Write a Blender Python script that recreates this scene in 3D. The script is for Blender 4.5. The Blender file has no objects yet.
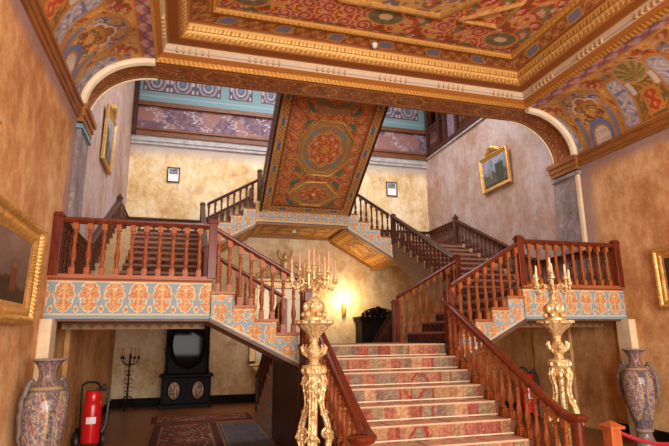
import bpy, bmesh, math, random
import numpy as np
from mathutils import Vector, Matrix
random.seed(7)
C = bpy.context.scene.collection
PI = math.pi
sin, cos = math.sin, math.cos

# ------------------------------------------------------------------ camera, world, lights, exposure
YAW, PITCH, ROLL, FPX = 0.2804, 0.2196, -0.0097, 513.57
CAM = Vector((-2.572, 0.0, 1.531))
def make_camera():
    s, c = sin(YAW), cos(YAW); sp, cp = sin(PITCH), cos(PITCH)
    R0 = Vector((c, -s, 0)); U0 = Vector((-sp*s, -sp*c, cp)); F = Vector((cp*s, cp*c, sp))
    R = cos(ROLL)*R0 + sin(ROLL)*U0; U = -sin(ROLL)*R0 + cos(ROLL)*U0
    cd = bpy.data.cameras.new('camera'); cd.sensor_width = 36; cd.lens = FPX*36/669
    cd.clip_start = 0.05; cd.clip_end = 200
    o = bpy.data.objects.new('camera', cd); C.objects.link(o)
    m = Matrix(((R.x, U.x, -F.x, CAM.x), (R.y, U.y, -F.y, CAM.y), (R.z, U.z, -F.z, CAM.z), (0, 0, 0, 1)))
    o.matrix_world = m
    bpy.context.scene.camera = o
make_camera()
sc = bpy.context.scene
sc.view_settings.view_transform = 'Standard'
sc.view_settings.look = 'None'
sc.view_settings.gamma = 1
sc.view_settings.use_curve_mapping = False
sc.view_settings.exposure = 0.0
w = bpy.data.worlds.new('world'); sc.world = w; w.use_nodes = True
w.node_tree.nodes['Background'].inputs[0].default_value = (0.75, 0.85, 1.0, 1)
w.node_tree.nodes['Background'].inputs[1].default_value = 0.6
def area(name, loc, rot, sx, sy, power, col, spread=180):
    l = bpy.data.lights.new(name, 'AREA'); l.shape = 'RECTANGLE'; l.size = sx; l.size_y = sy
    l.energy = power; l.color = col; l.spread = math.radians(spread)
    o = bpy.data.objects.new(name, l); C.objects.link(o); o.location = loc; o.rotation_euler = rot
    return o
YBACK = -4.0
# daylight through the three tall windows of the wall behind the camera (facing +y)
for wx in (-2.6, 0.0, 2.6):
    area('window_daylight', (wx, YBACK+0.02, 2.45), (math.radians(90), 0, 0), 1.7, 3.5, 400, (1.0, 0.96, 0.91))
# daylight through the skylight over the stair void
area('skylight_daylight', (0, 9.9, 9.15), (0, 0, 0), 5.0, 2.0, 430, (0.97, 0.97, 1.0))

# ------------------------------------------------------------------ measured layout
XW, YB, YBF, YR = 4.136, 7.37, 7.90, 13.33          # side walls, beam front / back, rear wall
XB, ZB, ZC = 3.186, 5.55, 4.71                      # beam soffit half width / height, cornice top
YA, WD = 6.66, 1.96                                 # front plane of stair, flight width
YA2 = YA+WD
HA, HB, HC, HD = 1.426, 2.2785, 3.7945, 4.674       # landing levels
XI = 2.28                                           # inner edge of side landings
YC = 11.65
RM, RUNM = HA/9, 0.288
XL, XRR = -1.06, 0.99                               # main flight rails

# ------------------------------------------------------------------ helpers
def srgb(r, g, b):
    f = lambda c: (c/255/12.92) if c/255 <= .04045 else ((c/255+.055)/1.055)**2.4
    return (f(r), f(g), f(b))
def lin(a):
    a = np.clip(np.asarray(a, float)/255, 0, 1)
    return np.where(a <= .04045, a/12.92, ((a+.055)/1.055)**2.4)

class NT:
    def __init__(s, name):
        s.m = bpy.data.materials.new(name); s.m.use_nodes = True
        s.t = s.m.node_tree; s.n = s.t.nodes; s.l = s.t.links
        s.b = s.n['Principled BSDF']
    def node(s, t, **k):
        x = s.n.new(t)
        for a, v in k.items(): setattr(x, a, v)
        return x
    def link(s, a, b): s.l.new(a, b)
    def noise(s, scale, detail=4, rough=.6, vec=None):
        x = s.node('ShaderNodeTexNoise'); x.inputs['Scale'].default_value = scale
        x.inputs['Detail'].default_value = detail; x.inputs['Roughness'].default_value = rough
        if vec: s.link(vec, x.inputs['Vector'])
        return x.outputs['Fac']
    def ramp(s, fac, stops):
        x = s.node('ShaderNodeValToRGB'); e = x.color_ramp.elements
        while len(e) < len(stops): e.new(.5)
        for i, (p, c) in enumerate(stops):
            e[i].position = p; e[i].color = (*c, 1)
        s.link(fac, x.inputs[0]); return x.outputs[0]
    def mix(s, fac, a, b, mode='MIX'):
        x = s.node('ShaderNodeMix', data_type='RGBA', blend_type=mode)
        for inp, v in ((x.inputs[0], fac), (x.inputs[6], a), (x.inputs[7], b)):
            if isinstance(v, (int, float)): inp.default_value = v
            elif isinstance(v, tuple): inp.default_value = (*v, 1)
            else: s.link(v, inp)
        return x.outputs[2]
    def math(s, op, a, b=0.0, c=None):
        x = s.node('ShaderNodeMath', operation=op)
        for i, v in enumerate((a, b, c)):
            if v is None: continue
            if isinstance(v, (int, float)): x.inputs[i].default_value = v
            else: s.link(v, x.inputs[i])
        return x.outputs[0]
    def maprange(s, v, a, b, c=0.0, d=1.0):
        x = s.node('ShaderNodeMapRange'); s.link(v, x.inputs[0])
        for i, q in enumerate((a, b, c, d)): x.inputs[i+1].default_value = q
        return x.outputs[0]
    def pos(s):
        return s.node('ShaderNodeNewGeometry').outputs['Position']
    def obc(s):
        return s.node('ShaderNodeTexCoord').outputs['Object']
    def bump(s, h, st, dist=.01):
        x = s.node('ShaderNodeBump'); x.inputs['Strength'].default_value = st; x.inputs['Distance'].default_value = dist
        s.link(h, x.inputs['Height']); s.link(x.outputs[0], s.b.inputs['Normal'])
    def set(s, base=None, rough=None, metal=None, spec=None):
        for k, v in (('Base Color', base), ('Roughness', rough), ('Metallic', metal), ('Specular IOR Level', spec)):
            if v is None: continue
            if isinstance(v, tuple): s.b.inputs[k].default_value = (*v, 1)
            elif isinstance(v, (int, float)): s.b.inputs[k].default_value = v
            else: s.link(v, s.b.inputs[k])
        return s.m

def simple(name, c1, c2, scale=8, rough=.5, metal=0, bump=0, stretch=None, spec=.5):
    t = NT(name); v = t.obc()
    if stretch:
        mp = t.node('ShaderNodeMapping'); mp.inputs['Scale'].default_value = stretch; t.link(v, mp.inputs[0]); v = mp.outputs[0]
    n = t.noise(scale, 5, .6, v)
    if bump >= .5:
        vo = t.node('ShaderNodeTexVoronoi'); vo.inputs['Scale'].default_value = 48; t.link(v, vo.inputs['Vector']); t.bump(vo.outputs['Distance'], .55, .008)
        n = t.math('ADD', t.math('MULTIPLY', n, .5), t.math('MULTIPLY', vo.outputs['Distance'], .6)); bump = 0
    t.set(t.ramp(n, [(.3, c1), (.7, c2)]), rough, metal, spec)
    if bump: t.bump(n, bump)
    return t.m

def plaster(name, stops, stain, stain_amt, border=None, scale=.9):
    t = NT(name); p = t.pos()
    mp = t.node('ShaderNodeMapping'); mp.inputs['Scale'].default_value = (1, 1, .75); t.link(p, mp.inputs[0]); q = mp.outputs[0]
    n1 = t.noise(scale, 8, .68, q); n2 = t.noise(scale*6, 8, .78, q); n3 = t.noise(scale*1.7, 9, .72, q)
    mixn = t.math('ADD', t.math('MULTIPLY', n1, .58), t.math('MULTIPLY', n2, .42))
    col = t.ramp(mixn, stops)
    st = t.maprange(n3, .52, .68)
    col = t.mix(t.math('MULTIPLY', st, stain_amt), col, stain)
    lite = t.maprange(t.noise(scale*2.3, 9, .75, q), .54, .68)
    col = t.mix(t.math('MULTIPLY', lite, .6), col, stops[-1][1])
    if border:
        sep = t.node('ShaderNodeSeparateXYZ'); t.link(p, sep.inputs[0])
        nz = t.math('MULTIPLY', t.math('SUBTRACT', n2, .5), .35)
        for axis, a, b, c in border:
            f = t.maprange(t.math('ADD', sep.outputs[axis], nz), a, b)
            if axis == 1: f = t.math('MULTIPLY', f, t.maprange(sep.outputs[2], 2.2, 2.5))
            col = t.mix(t.math('MULTIPLY', f, .8), col, c)
    t.set(col, .85, 0, .2)
    t.bump(mixn, .25, .02)
    return t.m

S = srgb
M = {}
M['wall_front'] = plaster('tan_plaster', [(.40, S(180, 124, 76)), (.5, S(212, 162, 108)), (.6, S(235, 198, 150))], S(172, 112, 74), .7,
                          [(2, 4.25, 4.42, S(150, 128, 132)), (1, 6.95, 7.15, S(150, 130, 132))])
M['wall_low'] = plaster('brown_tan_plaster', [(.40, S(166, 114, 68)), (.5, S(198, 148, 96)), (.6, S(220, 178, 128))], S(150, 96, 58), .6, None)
M['wall_rear'] = plaster('ochre_plaster', [(.40, S(200, 160, 104)), (.5, S(222, 194, 148)), (.59, S(236, 220, 188))], S(170, 122, 84), .75,
                         [(2, 6.10, 6.34, S(168, 160, 160))], 1.2)
M['wall_side_rear'] = plaster('lavender_plaster', [(.40, S(162, 124, 100)), (.5, S(178, 152, 140)), (.6, S(196, 178, 174))], S(178, 124, 94), .55, None, .8)
M['pilaster'] = plaster('veined_marble', [(.3, S(96, 84, 86)), (.5, S(138, 124, 124)), (.68, S(190, 180, 172))], S(110, 84, 76), .4, None, 3.5)
M['cream_post'] = simple('cream_plaster', S(214, 190, 150), S(228, 208, 172), 5, .8)
M['wood'] = simple('mahogany', S(78, 27, 14), S(124, 50, 24), 5, .3, spec=.3, stretch=(6, 6, .8))
M['baluster'] = simple('turned_mahogany', S(112, 50, 20), S(184, 102, 48), 6, .38, spec=.25, stretch=(4, 4, 1))
M['darkwood'] = simple('dark_wood', S(50, 24, 15), S(84, 42, 26), 5, .4, stretch=(5, 5, .8))
M['panelwood'] = simple('brown_wood', S(96, 54, 32), S(132, 80, 48), 5, .5, stretch=(1, 6, 6))
M['ochrewood'] = simple('ochre_wood', S(130, 80, 36), S(170, 110, 52), 5, .45, stretch=(5, .7, 5))
M['rust'] = simple('rust_wood', S(146, 76, 40), S(184, 106, 60), 5, .5, stretch=(.7, 5, 5))
M['ebony'] = simple('ebony', S(14, 11, 10), S(30, 23, 20), 8, .5, spec=.12)
M['iron'] = simple('wrought_iron', S(26, 22, 20), S(46, 38, 32), 10, .5, .5)
M['stone'] = simple('beige_stone', S(176, 144, 102), S(204, 174, 130), 6, .6)
M['brown_face'] = simple('brown_stringer', S(78, 48, 30), S(112, 70, 42), 6, .5)
M['gold'] = simple('gilt', S(252, 234, 186), S(200, 158, 96), 14, .38, .5, .5)
M['gold_dull'] = simple('old_gilt', S(188, 136, 66), S(230, 186, 110), 16, .42, .6, .3)
M['cream'] = simple('cream_paint', S(222, 202, 164), S(240, 226, 196), 6, .55)
M['candle'] = simple('candle_wax', S(226, 190, 150), S(240, 214, 178), 5, .5)
M['pink_candle'] = simple('rose_candle_wax', S(196, 140, 108), S(214, 164, 130), 5, .5)
M['red'] = simple('red_enamel', S(196, 20, 22), S(214, 30, 30), 3, .25)
M['black'] = simple('black_rubber', S(20, 20, 20), S(34, 32, 32), 6, .5)
M['white'] = simple('white_plastic', S(232, 230, 222), S(244, 242, 236), 4, .5)
M['paper'] = simple('white_paper', S(226, 226, 226), S(240, 240, 240), 4, .7)
M['rope'] = simple('red_velvet_rope', S(150, 16, 34), S(186, 30, 50), 30, .8)
M['postwood'] = simple('orange_wood', S(150, 70, 30), S(184, 98, 46), 5, .35, stretch=(6, 6, .8))
M['skirting'] = simple('black_skirting', S(14, 10, 9), S(26, 19, 16), 6, .6, spec=.1)
M['turq'] = simple('turquoise_paint', S(104, 140, 152), S(124, 158, 168), 3, .7)
M['ceil_pale'] = simple('pale_ceiling', S(214, 208, 196), S(226, 222, 212), 2, .8)
t = NT('mirror_glass'); t.set(S(168, 152, 130), .4, .8); M['mirror'] = t.m
t = NT('dark_mirror_glass'); t.set(S(10, 10, 9), .05, 0, .06); M['darkmirror'] = t.m
# parquet floor
t = NT('parquet'); v = t.pos()
br = t.node('ShaderNodeTexBrick'); br.inputs['Scale'].default_value = 1; br.inputs['Brick Width'].default_value = .9; br.inputs['Row Height'].default_value = .12
br.inputs['Mortar Size'].default_value = .004; br.inputs['Color1'].default_value = (*S(128, 76, 40), 1); br.inputs['Color2'].default_value = (*S(150, 92, 52), 1); br.inputs['Mortar'].default_value = (*S(70, 40, 24), 1)
t.link(v, br.inputs['Vector'])
t.set(t.mix(.35, br.outputs[0], t.ramp(t.noise(3, 5), [(.3, S(100, 58, 30)), (.7, S(160, 100, 60))])), .35); M['floor'] = t.m
# painted: colour attribute (rgb) with metallic share in alpha
def painted(name, rough=.6, bumps=.1):
    t = NT(name); a = t.node('ShaderNodeAttribute'); a.attribute_name = 'Col'
    n = t.noise(9, 6, .7); n2 = t.noise(60, 3, .6)
    col = t.mix(t.maprange(n, .35, .75, 0, .28), a.outputs['Color'], S(120, 84, 50))
    t.set(col, rough, t.math('MULTIPLY', a.outputs['Alpha'], .55), .3)
    t.link(t.maprange(a.outputs['Alpha'], 0, 1, rough, .38), t.b.inputs['Roughness'])
    t.bump(n2, bumps, .006); return t.m
M['painted'] = painted('painted_ornament')
M['carpet'] = painted('woven_carpet', .95, .5)
M['glaze'] = painted('painted_porcelain', .22, .05)

class MB:
    """collects geometry in world coordinates"""
    def __init__(s): s.v = []; s.f = []
    def add(s, vs, fs):
        o = len(s.v); s.v += [tuple(v) for v in vs]; s.f += [tuple(i+o for i in f) for f in fs]; return s
    def box(s, x0, x1, y0, y1, z0, z1):
        return s.add([(x0,y0,z0),(x1,y0,z0),(x1,y1,z0),(x0,y1,z0),(x0,y0,z1),(x1,y0,z1),(x1,y1,z1),(x0,y1,z1)],
                     [(0,3,2,1),(4,5,6,7),(0,1,5,4),(1,2,6,5),(2,3,7,6),(3,0,4,7)])
    def prism(s, poly, axis, a, b):
        """poly: 2d outline; axis 'y' -> (x,z) extruded over y ; 'x' -> (y,z) ; 'z' -> (x,y)"""
        n = len(poly)
        P = {'y': lambda p, t: (p[0], t, p[1]), 'x': lambda p, t: (t, p[0], p[1]), 'z': lambda p, t: (p[0], p[1], t)}[axis]
        vs = [P(p, a) for p in poly]+[P(p, b) for p in poly]
        fs = [(i, (i+1) % n, n+(i+1) % n, n+i) for i in range(n)]
        return s.add(vs, fs+[tuple(range(n))[::-1], tuple(range(n, 2*n))])
    def lathe(s, prof, c, seg=16, sq=None):
        """prof [(r,z)] around vertical axis at c"""
        vs = []; n = len(prof)
        for r, z in prof:
            for k in range(seg):
                a = 2*PI*k/seg; vs.append((c[0]+r*cos(a), c[1]+r*sin(a), c[2]+z))
        fs = [(i*seg+k, i*seg+(k+1) % seg, (i+1)*seg+(k+1) % seg, (i+1)*seg+k) for i in range(n-1) for k in range(seg)]
        fs += [tuple(range(seg))[::-1], tuple((n-1)*seg+k for k in range(seg))]
        return s.add(vs, fs)
    def tube(s, pts, rad, seg=8, closed=False):
        pts = [Vector(p) for p in pts]; n = len(pts)
        if isinstance(rad, (int, float)): rad = [rad]*n
        vs = []; prev = None
        for i, p in enumerate(pts):
            if closed: d = pts[(i+1) % n]-pts[i-1]
            else: d = pts[min(i+1, n-1)]-pts[max(i-1, 0)]
            d.normalize()
            if prev is None:
                a = Vector((0, 0, 1)) if abs(d.z) < .9 else Vector((1, 0, 0))
                u = d.cross(a).normalized()
            else: u = (prev-d*prev.dot(d)).normalized()
            prev = u; w_ = d.cross(u)
            for k in range(seg):
                a = 2*PI*k/seg; vs.append(p+(u*cos(a)+w_*sin(a))*rad[i])
        m = n if closed else n-1
        fs = [(i*seg+k, i*seg+(k+1) % seg, ((i+1) % n)*seg+(k+1) % seg, ((i+1) % n)*seg+k) for i in range(m) for k in range(seg)]
        if not closed: fs += [tuple(range(seg))[::-1], tuple((n-1)*seg+k for k in range(seg))]
        return s.add(vs, fs)
    def ball(s, c, r, seg=10, rings=7, sc=(1, 1, 1)):
        prof = [(max(1e-4, sin(PI*i/rings)), -cos(PI*i/rings)) for i in range(rings+1)]
        vs = []
        for a, z in prof:
            for k in range(seg):
                t_ = 2*PI*k/seg; vs.append((c[0]+r*a*cos(t_)*sc[0], c[1]+r*a*sin(t_)*sc[1], c[2]+r*z*sc[2]))
        fs = [(i*seg+k, i*seg+(k+1) % seg, (i+1)*seg+(k+1) % seg, (i+1)*seg+k) for i in range(rings) for k in range(seg)]
        return s.add(vs, fs)
    def sweep(s, path, prof, cap=True):
        """prof [(side,up)] swept on a path, up stays vertical (handrails)"""
        n = len(path); m = len(prof); vs = []
        P = [Vector(p) for p in path]
        for i in range(n):
            d1 = (P[i]-P[i-1]) if i else P[1]-P[0]; d2 = (P[i+1]-P[i]) if i < n-1 else d1
            h1 = Vector((d1.x, d1.y, 0)).normalized(); h2 = Vector((d2.x, d2.y, 0)).normalized()
            h = (h1+h2).normalized(); k = 1/max(.4, h.dot(h2)); sd = Vector((h.y, -h.x, 0))*k
            for a, b in prof: vs.append(P[i]+sd*a+Vector((0, 0, b)))
        fs = [(i*m+k, i*m+(k+1) % m, (i+1)*m+(k+1) % m, (i+1)*m+k) for i in range(n-1) for k in range(m)]
        if cap: fs += [tuple(range(m))[::-1], tuple((n-1)*m+k for k in range(m))]
        return s.add(vs, fs)

def origin(o):
    p = Vector((0, 0, 0))
    while o is not None: p += o.location; o = o.parent
    return p
def link(name, me, mat, parent=None, smooth=False, bevel=0):
    o = bpy.data.objects.new(name, me); C.objects.link(o)
    if parent is not None:
        o.parent = parent
        off = origin(parent)
        me.transform(Matrix.Translation(-off))
    me.materials.append(mat)
    if smooth:
        me.polygons.foreach_set('use_smooth', [True]*len(me.polygons))
        try: me.set_sharp_from_angle(angle=math.radians(40))
        except Exception: pass
    if bevel:
        b = o.modifiers.new('bevel', 'BEVEL'); b.width = bevel; b.segments = 2; b.limit_method = 'ANGLE'
    return o
def build(name, mb, mat, parent=None, smooth=False, bevel=0, recalc=True):
    me = bpy.data.meshes.new(name); me.from_pydata(mb.v, [], mb.f); me.update()
    if recalc:
        bm = bmesh.new(); bm.from_mesh(me); bmesh.ops.recalc_face_normals(bm, faces=bm.faces); bm.to_mesh(me); bm.free()
    return link(name, me, M[mat] if isinstance(mat, str) else mat, parent, smooth, bevel)
def tag(o, label=None, cat=None, group=None, kind=None):
    if label: o['label'] = label
    if cat: o['category'] = cat
    if group: o['group'] = group
    if kind: o['kind'] = kind
    return o
def thing(name, label, cat, loc, group=None):
    o = bpy.data.objects.new(name, None); C.objects.link(o); o.location = loc; o.empty_display_size = .1
    return tag(o, label, cat, group)
def struct(name, mb, mat, label, cat, parent=None, **k):
    return tag(build(name, mb, mat, parent, **k), label, cat, None, 'structure')
def paint(name, P, col, mat='painted', parent=None, flip=False, smooth=True):
    """P (nu,nv,3) grid of points, col (nu,nv,3|4) sRGB 0-255"""
    nu, nv = P.shape[:2]
    me = bpy.data.meshes.new(name)
    idx = np.arange(nu*nv).reshape(nu, nv)
    q = np.stack([idx[:-1, :-1], idx[1:, :-1], idx[1:, 1:], idx[:-1, 1:]], -1).reshape(-1, 4)
    if flip: q = q[:, ::-1]
    me.vertices.add(nu*nv); me.vertices.foreach_set('co', P.reshape(-1).astype(np.float32))
    nf = len(q); me.loops.add(nf*4); me.loops.foreach_set('vertex_index', q.reshape(-1).astype(np.int32))
    me.polygons.add(nf); me.polygons.foreach_set('loop_start', np.arange(0, nf*4, 4, dtype=np.int32))
    me.polygons.foreach_set('loop_total', np.full(nf, 4, np.int32))
    me.update(calc_edges=True); me.validate()
    a = me.color_attributes.new('Col', 'FLOAT_COLOR', 'POINT')
    c4 = np.zeros((nu, nv, 4), np.float32); c4[..., :3] = lin(col[..., :3])
    c4[..., 3] = col[..., 3] if col.shape[-1] > 3 else 0
    a.data.foreach_set('color', c4.reshape(-1))
    return link(name, me, M[mat], parent, smooth)

# ------------------------------------------------------------------ ornament painting (numpy patterns)
def hsh(i, j, s=0):
    x = np.sin(i*127.1+j*311.7+s*74.7)*43758.5453
    return x-np.floor(x)
def vnoise(u, v, s=0):
    i, j = np.floor(u), np.floor(v); a, b = u-i, v-j; a = a*a*(3-2*a); b = b*b*(3-2*b)
    return (hsh(i, j, s)*(1-a)+hsh(i+1, j, s)*a)*(1-b)+(hsh(i, j+1, s)*(1-a)+hsh(i+1, j+1, s)*a)*b
def canvas(u, rgb, met=0.0):
    c = np.zeros(u.shape+(4,)); c[..., :3] = rgb; c[..., 3] = met; return c
def put(c, mask, rgb, met=0.0):
    c[mask, :3] = rgb; c[mask, 3] = met; return c
GOLD, CREAM, RED, BLUE, GREEN, ORANGE = (226, 172, 72), (232, 212, 172), (168, 44, 26), (84, 98, 140), (70, 92, 52), (190, 106, 44)
def arab(u, v, k=9.0, ground=(176, 66, 28), a=RED, b=BLUE, line=(222, 160, 80), third=(196, 140, 120), lw=.22, seed=0):
    """interlaced foliage: warped periodic vines over a ground"""
    U = u*k+.6*np.sin(v*k*.7+seed); V = v*k+.6*np.sin(u*k*.7+seed*2)
    f = np.sin(U+1.4*np.sin(V))+np.sin(V+1.4*np.sin(U))
    g = np.sin(2*U+np.cos(V)*1.5)*np.sin(2*V+np.cos(U)*1.5)
    c = canvas(u, ground)
    put(c, f > .9, a); put(c, f < -.95, b); put(c, g > .62, third); put(c, g < -.7, (98, 92, 50))
    put(c, np.abs(f) < lw, line, .4)
    put(c, np.abs(g-.45) < .06, CREAM)
    return c
def scrolls(u, v, k, ground, line, leaf, seed=0.0):
    """spiral scrolls set in alternating cells"""
    c = canvas(u, ground)
    U, V = u*k, v*k
    i, j = np.floor(U), np.floor(V); a, b = U-i-.5, V-j-.5
    sgn = np.where((i+j) % 2 == 0, 1, -1)
    r = np.hypot(a, b); th = np.arctan2(b, a)*sgn
    sp = np.sin(r*26-th+seed)
    put(c, (r < .5) & (sp > .35), line); put(c, r < .09, leaf)
    pet = np.cos(5*th)*.12+.5
    put(c, (r > pet) & (r < pet+.14), leaf)
    return c
def palmette(s, t_, blue, peach, crm, gold, k=.62):
    """one repeat: s across -.5..5 of the repeat, t_ 0..1 up; peach leaves with pale outlines on a blue-grey ground"""
    c = canvas(s, blue); o = .5-np.abs(s)              # distance from the repeat edge (palmette axis)
    def ell(cx, cy, rx, ry, tilt=0):
        x, y = o-cx, (t_-cy); ct, st = np.cos(tilt), np.sin(tilt)
        return np.hypot((x*ct+y*st)/rx, (-x*st+y*ct)/ry)
    leaves = [(.0, .93, .24, .07, 0), (.22, .79, .13, .10, .7), (.26, .60, .15, .11, .4), (.07, .62, .07, .2, -.2), (.0, .27, .2, .13, 0), (.2, .32, .13, .07, .5), (.13, .42, .1, .07, -.5)]
    for L in leaves: put(c, ell(*L[:2], L[2]+.04, L[3]+.035, L[4]) < 1, crm)
    for L in leaves: put(c, ell(*L) < 1, peach)
    put(c, (o < .03) & (t_ > .15), gold, .2)
    for L in leaves: put(c, np.abs(ell(*L)-.5) < .12, gold)
    put(c, np.hypot((o-.26), (t_-.46)*1.2) < .1, crm); put(c, np.hypot((o-.26), (t_-.46)*1.2) < .07, blue)
    put(c, np.hypot(s*1.0, (t_-.2)*.9) < .1, crm); put(c, np.hypot(s*1.0, (t_-.2)*.9) < .065, peach)
    return c
FB, FP, FC, FG = (142, 162, 166), (192, 122, 84), (236, 214, 168), (222, 176, 112)
def fascia_col(u, v, h=.5):
    """painted palmette band: u along, v up from the bottom edge, in metres; blue-grey trees between peach palmettes"""
    P = .272; t_ = (v-.035)/.385
    c = palmette((u/P) % 1.0-.5, t_, FB, FP, FC, FG)
    put(c, v < .045, FB); put(c, np.abs(v-.05) < .005, FC); return c
def scrollwork_col(u, v):
    """the same leaf ornament at the scale of the stepped strings"""
    P = .215
    return palmette((u/P) % 1.0-.5, ((v+.12)/.26) % 1.0, (150, 172, 180), (200, 130, 90), FC, FG)
def grid(u0, u1, v0, v1, res):
    nu = max(3, int((u1-u0)/res)+1); nv = max(3, int((v1-v0)/res)+1)
    return np.meshgrid(np.linspace(u0, u1, nu), np.linspace(v0, v1, nv), indexing='ij')
def stepped(name, cols, place, colour, parent, res=.014, flip=False, dim=None):
    """painted string that follows steps: cols [(u0,u1,bot0,bot1,top)] ; place(u,v)->xyz"""
    Ps, Cs = [], []
    for (u0, u1, b0, b1, tp) in cols:
        n = max(3, int(abs(u1-u0)/res)+1); u = np.linspace(u0, u1, n); bot = np.linspace(b0, b1, n)
        m = 44; k = np.linspace(0, 1, m)
        U = np.repeat(u[:, None], m, 1); V = bot[:, None]+(tp-bot)[:, None]*k[None]
        Cc = colour(U, V)
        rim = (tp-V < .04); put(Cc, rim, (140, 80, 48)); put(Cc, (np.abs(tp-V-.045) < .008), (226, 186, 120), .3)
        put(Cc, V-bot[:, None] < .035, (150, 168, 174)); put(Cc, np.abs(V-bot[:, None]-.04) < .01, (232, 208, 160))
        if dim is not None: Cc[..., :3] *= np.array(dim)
        Ps.append(place(U, V)); Cs.append(Cc)
    P = np.concatenate(Ps, 0); Cc = np.concatenate(Cs, 0)
    return paint(name, P, Cc, 'painted', parent, flip, smooth=False)

# ------------------------------------------------------------------ room shell
def wall_grid(): pass
mb = MB().box(-XW-.25, -XW, YBACK, YB, 0, 6.4); struct('wall_left', mb, 'wall_front', 'tan plaster wall on the left of the front hall', 'wall')
mb = MB().box(XW, XW+.25, YBACK, YB, 0, 6.4); struct('wall_right', mb, 'wall_front', 'tan plaster wall on the right of the front hall', 'wall')
def side_rear(s, name, label):
    x0, x1 = sorted((s*XW, s*(XW+.25)))
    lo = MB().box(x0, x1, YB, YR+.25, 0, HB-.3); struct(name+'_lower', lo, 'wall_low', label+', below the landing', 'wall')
    hi = MB()
    if s < 0: hi.box(x0, x1, YB, YR+.25, HB-.3, 9.2)
    else:
        hi.box(x0, x1, YB, YR+.25, HB-.3, 6.66); hi.box(x0, x1, YB, 9.6, 6.66, 9.2); hi.box(x0, x1, 9.6, YR+.25, 8.5, 9.2)
    struct(name, hi, 'wall_side_rear', label+', beyond the arch', 'wall')
side_rear(-1, 'wall_rear_left', 'lavender grey plaster wall left of the stairs')
side_rear(1, 'wall_rear_right', 'lavender grey plaster wall right of the stairs')
struct('wall_rear', MB().box(-XW-.25, XW+.25, YR, YR+.25, 0, 6.66), 'wall_rear', 'blotchy ochre plaster wall behind the stairs', 'wall')
struct('floor', MB().box(-XW-.3, XW+.3, YBACK-.3, YR+.3, -.2, 0), 'floor', 'brown parquet floor of the hall', 'floor')
# wall behind the camera with three tall windows
mb = MB(); xs = [-XW-.25, -3.45, -1.75, -.85, .85, 1.75, 3.45, XW+.25]
for i in range(0, 7, 2): mb.box(xs[i], xs[i+1], YBACK-.3, YBACK, 0, 6.4)
for i in range(1, 7, 2): mb.box(xs[i], xs[i+1], YBACK-.3, YBACK, 0, .7).box(xs[i], xs[i+1], YBACK-.3, YBACK, 4.2, 6.4)
struct('wall_back', mb, 'wall_front', 'tan plaster wall with three tall windows behind the viewer', 'wall')
# rear stair hall ceiling with a skylight opening, upper floor over the beam
mb = MB(); mb.box(-XW-.25, XW+.25, YB, 8.9, 9.2, 9.4).box(-XW-.25, XW+.25, 12.3, YR+2.3, 9.2, 9.4).box(-XW-.25, -2.5, 8.9, 12.3, 9.2, 9.4).box(2.5, XW+2.4, 8.9, 12.3, 9.2, 9.4)
struct('ceiling_rear', mb, 'ceil_pale', 'pale ceiling around the skylight over the stairs', 'ceiling')
struct('trim_1', MB().box(-XW-.25, XW+.25, YB+.02, YBF, ZB+.012, 9.2), 'ceil_pale', 'plaster spandrel above the arch beam', 'wall')

# ---- front arch : painted beam soffit, arch haunches, archivolt
def arcpt(t_, k=1.0): return (XB+(XW-XB)*sin(t_)*1.0, ZC+(ZB-ZC)*cos(t_))     # t 0 (top) .. pi/2 (wall)
arch = thing('arch_beam', 'red brown painted beam spanning the hall with rounded haunches and cream archivolts', 'beam', (0, YB, ZB))
arch['kind'] = 'structure'
path = [(-XW, ZC)]+[(-arcpt(t_)[0], arcpt(t_)[1]) for t_ in np.linspace(PI/2, 0, 25)]+[(arcpt(t_)[0], arcpt(t_)[1]) for t_ in np.linspace(0, PI/2, 25)]
def resample(path, res):
    p = np.array(path); d = np.r_[0, np.cumsum(np.hypot(*np.diff(p, axis=0).T))]
    n = int(d[-1]/res)+1; s = np.linspace(0, d[-1], n)
    return np.c_[np.interp(s, d, p[:, 0]), np.interp(s, d, p[:, 1])], s
pp, ss = resample(path, .02)
Y = np.linspace(YB, YBF, 28)
P = np.zeros((len(pp), len(Y), 3)); P[..., 0] = pp[:, 0:1]; P[..., 1] = Y[None]; P[..., 2] = pp[:, 1:2]
U, V = np.meshgrid(ss, Y-YB, indexing='ij')
cc = arab(U, V, 14, (164, 92, 48), (158, 80, 44), (150, 92, 54), (176, 106, 58), (156, 96, 54), .2); put(cc, np.zeros_like(U, bool), (0, 0, 0))
cc[..., :3] = cc[..., :3]*.8+np.array((160, 84, 46))*.2
put(cc, (V < .05) | (V > .48), (138, 78, 36)); put(cc, (np.abs(V-.06) < .012) | (np.abs(V-.47) < .012), (214, 164, 84), .4)
med = np.hypot((U % 1.6)-.8, (V-.265)*1.6) ; put(cc, (np.abs(U-ss[-1]/2) < 3.2) & (med < .3) & (med > .26), (206, 150, 70), .4)
paint('painted_soffit', P, cc, 'painted', arch)
for s in (-1, 1):
    A = [(s*(arcpt(t_)[0]-.02), YB-.02, arcpt(t_)[1]-.02) for t_ in np.linspace(PI/2, 0, 26)]
    mb = MB()
    for off, rr in ((0, .07), (.07, .034), (-.062, .026)):
        mb.tube([(s*(XB+(XW-XB-.02+off*.6)*sin(t_)), YB-.025-(.012 if off == 0 else 0), ZC+(ZB-ZC-.02+off*.6)*cos(t_)) for t_ in np.linspace(PI/2, 0, 26)], rr, 8)
    build('archivolt', mb, 'cream', arch, True)
    build('edge_bead', MB().tube([(s*(XB+(XW-XB-.01)*sin(t_)), YBF, ZC+(ZB-ZC-.01)*cos(t_)) for t_ in np.linspace(PI/2, 0, 26)], .018, 6), 'cream', arch, True)
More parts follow.
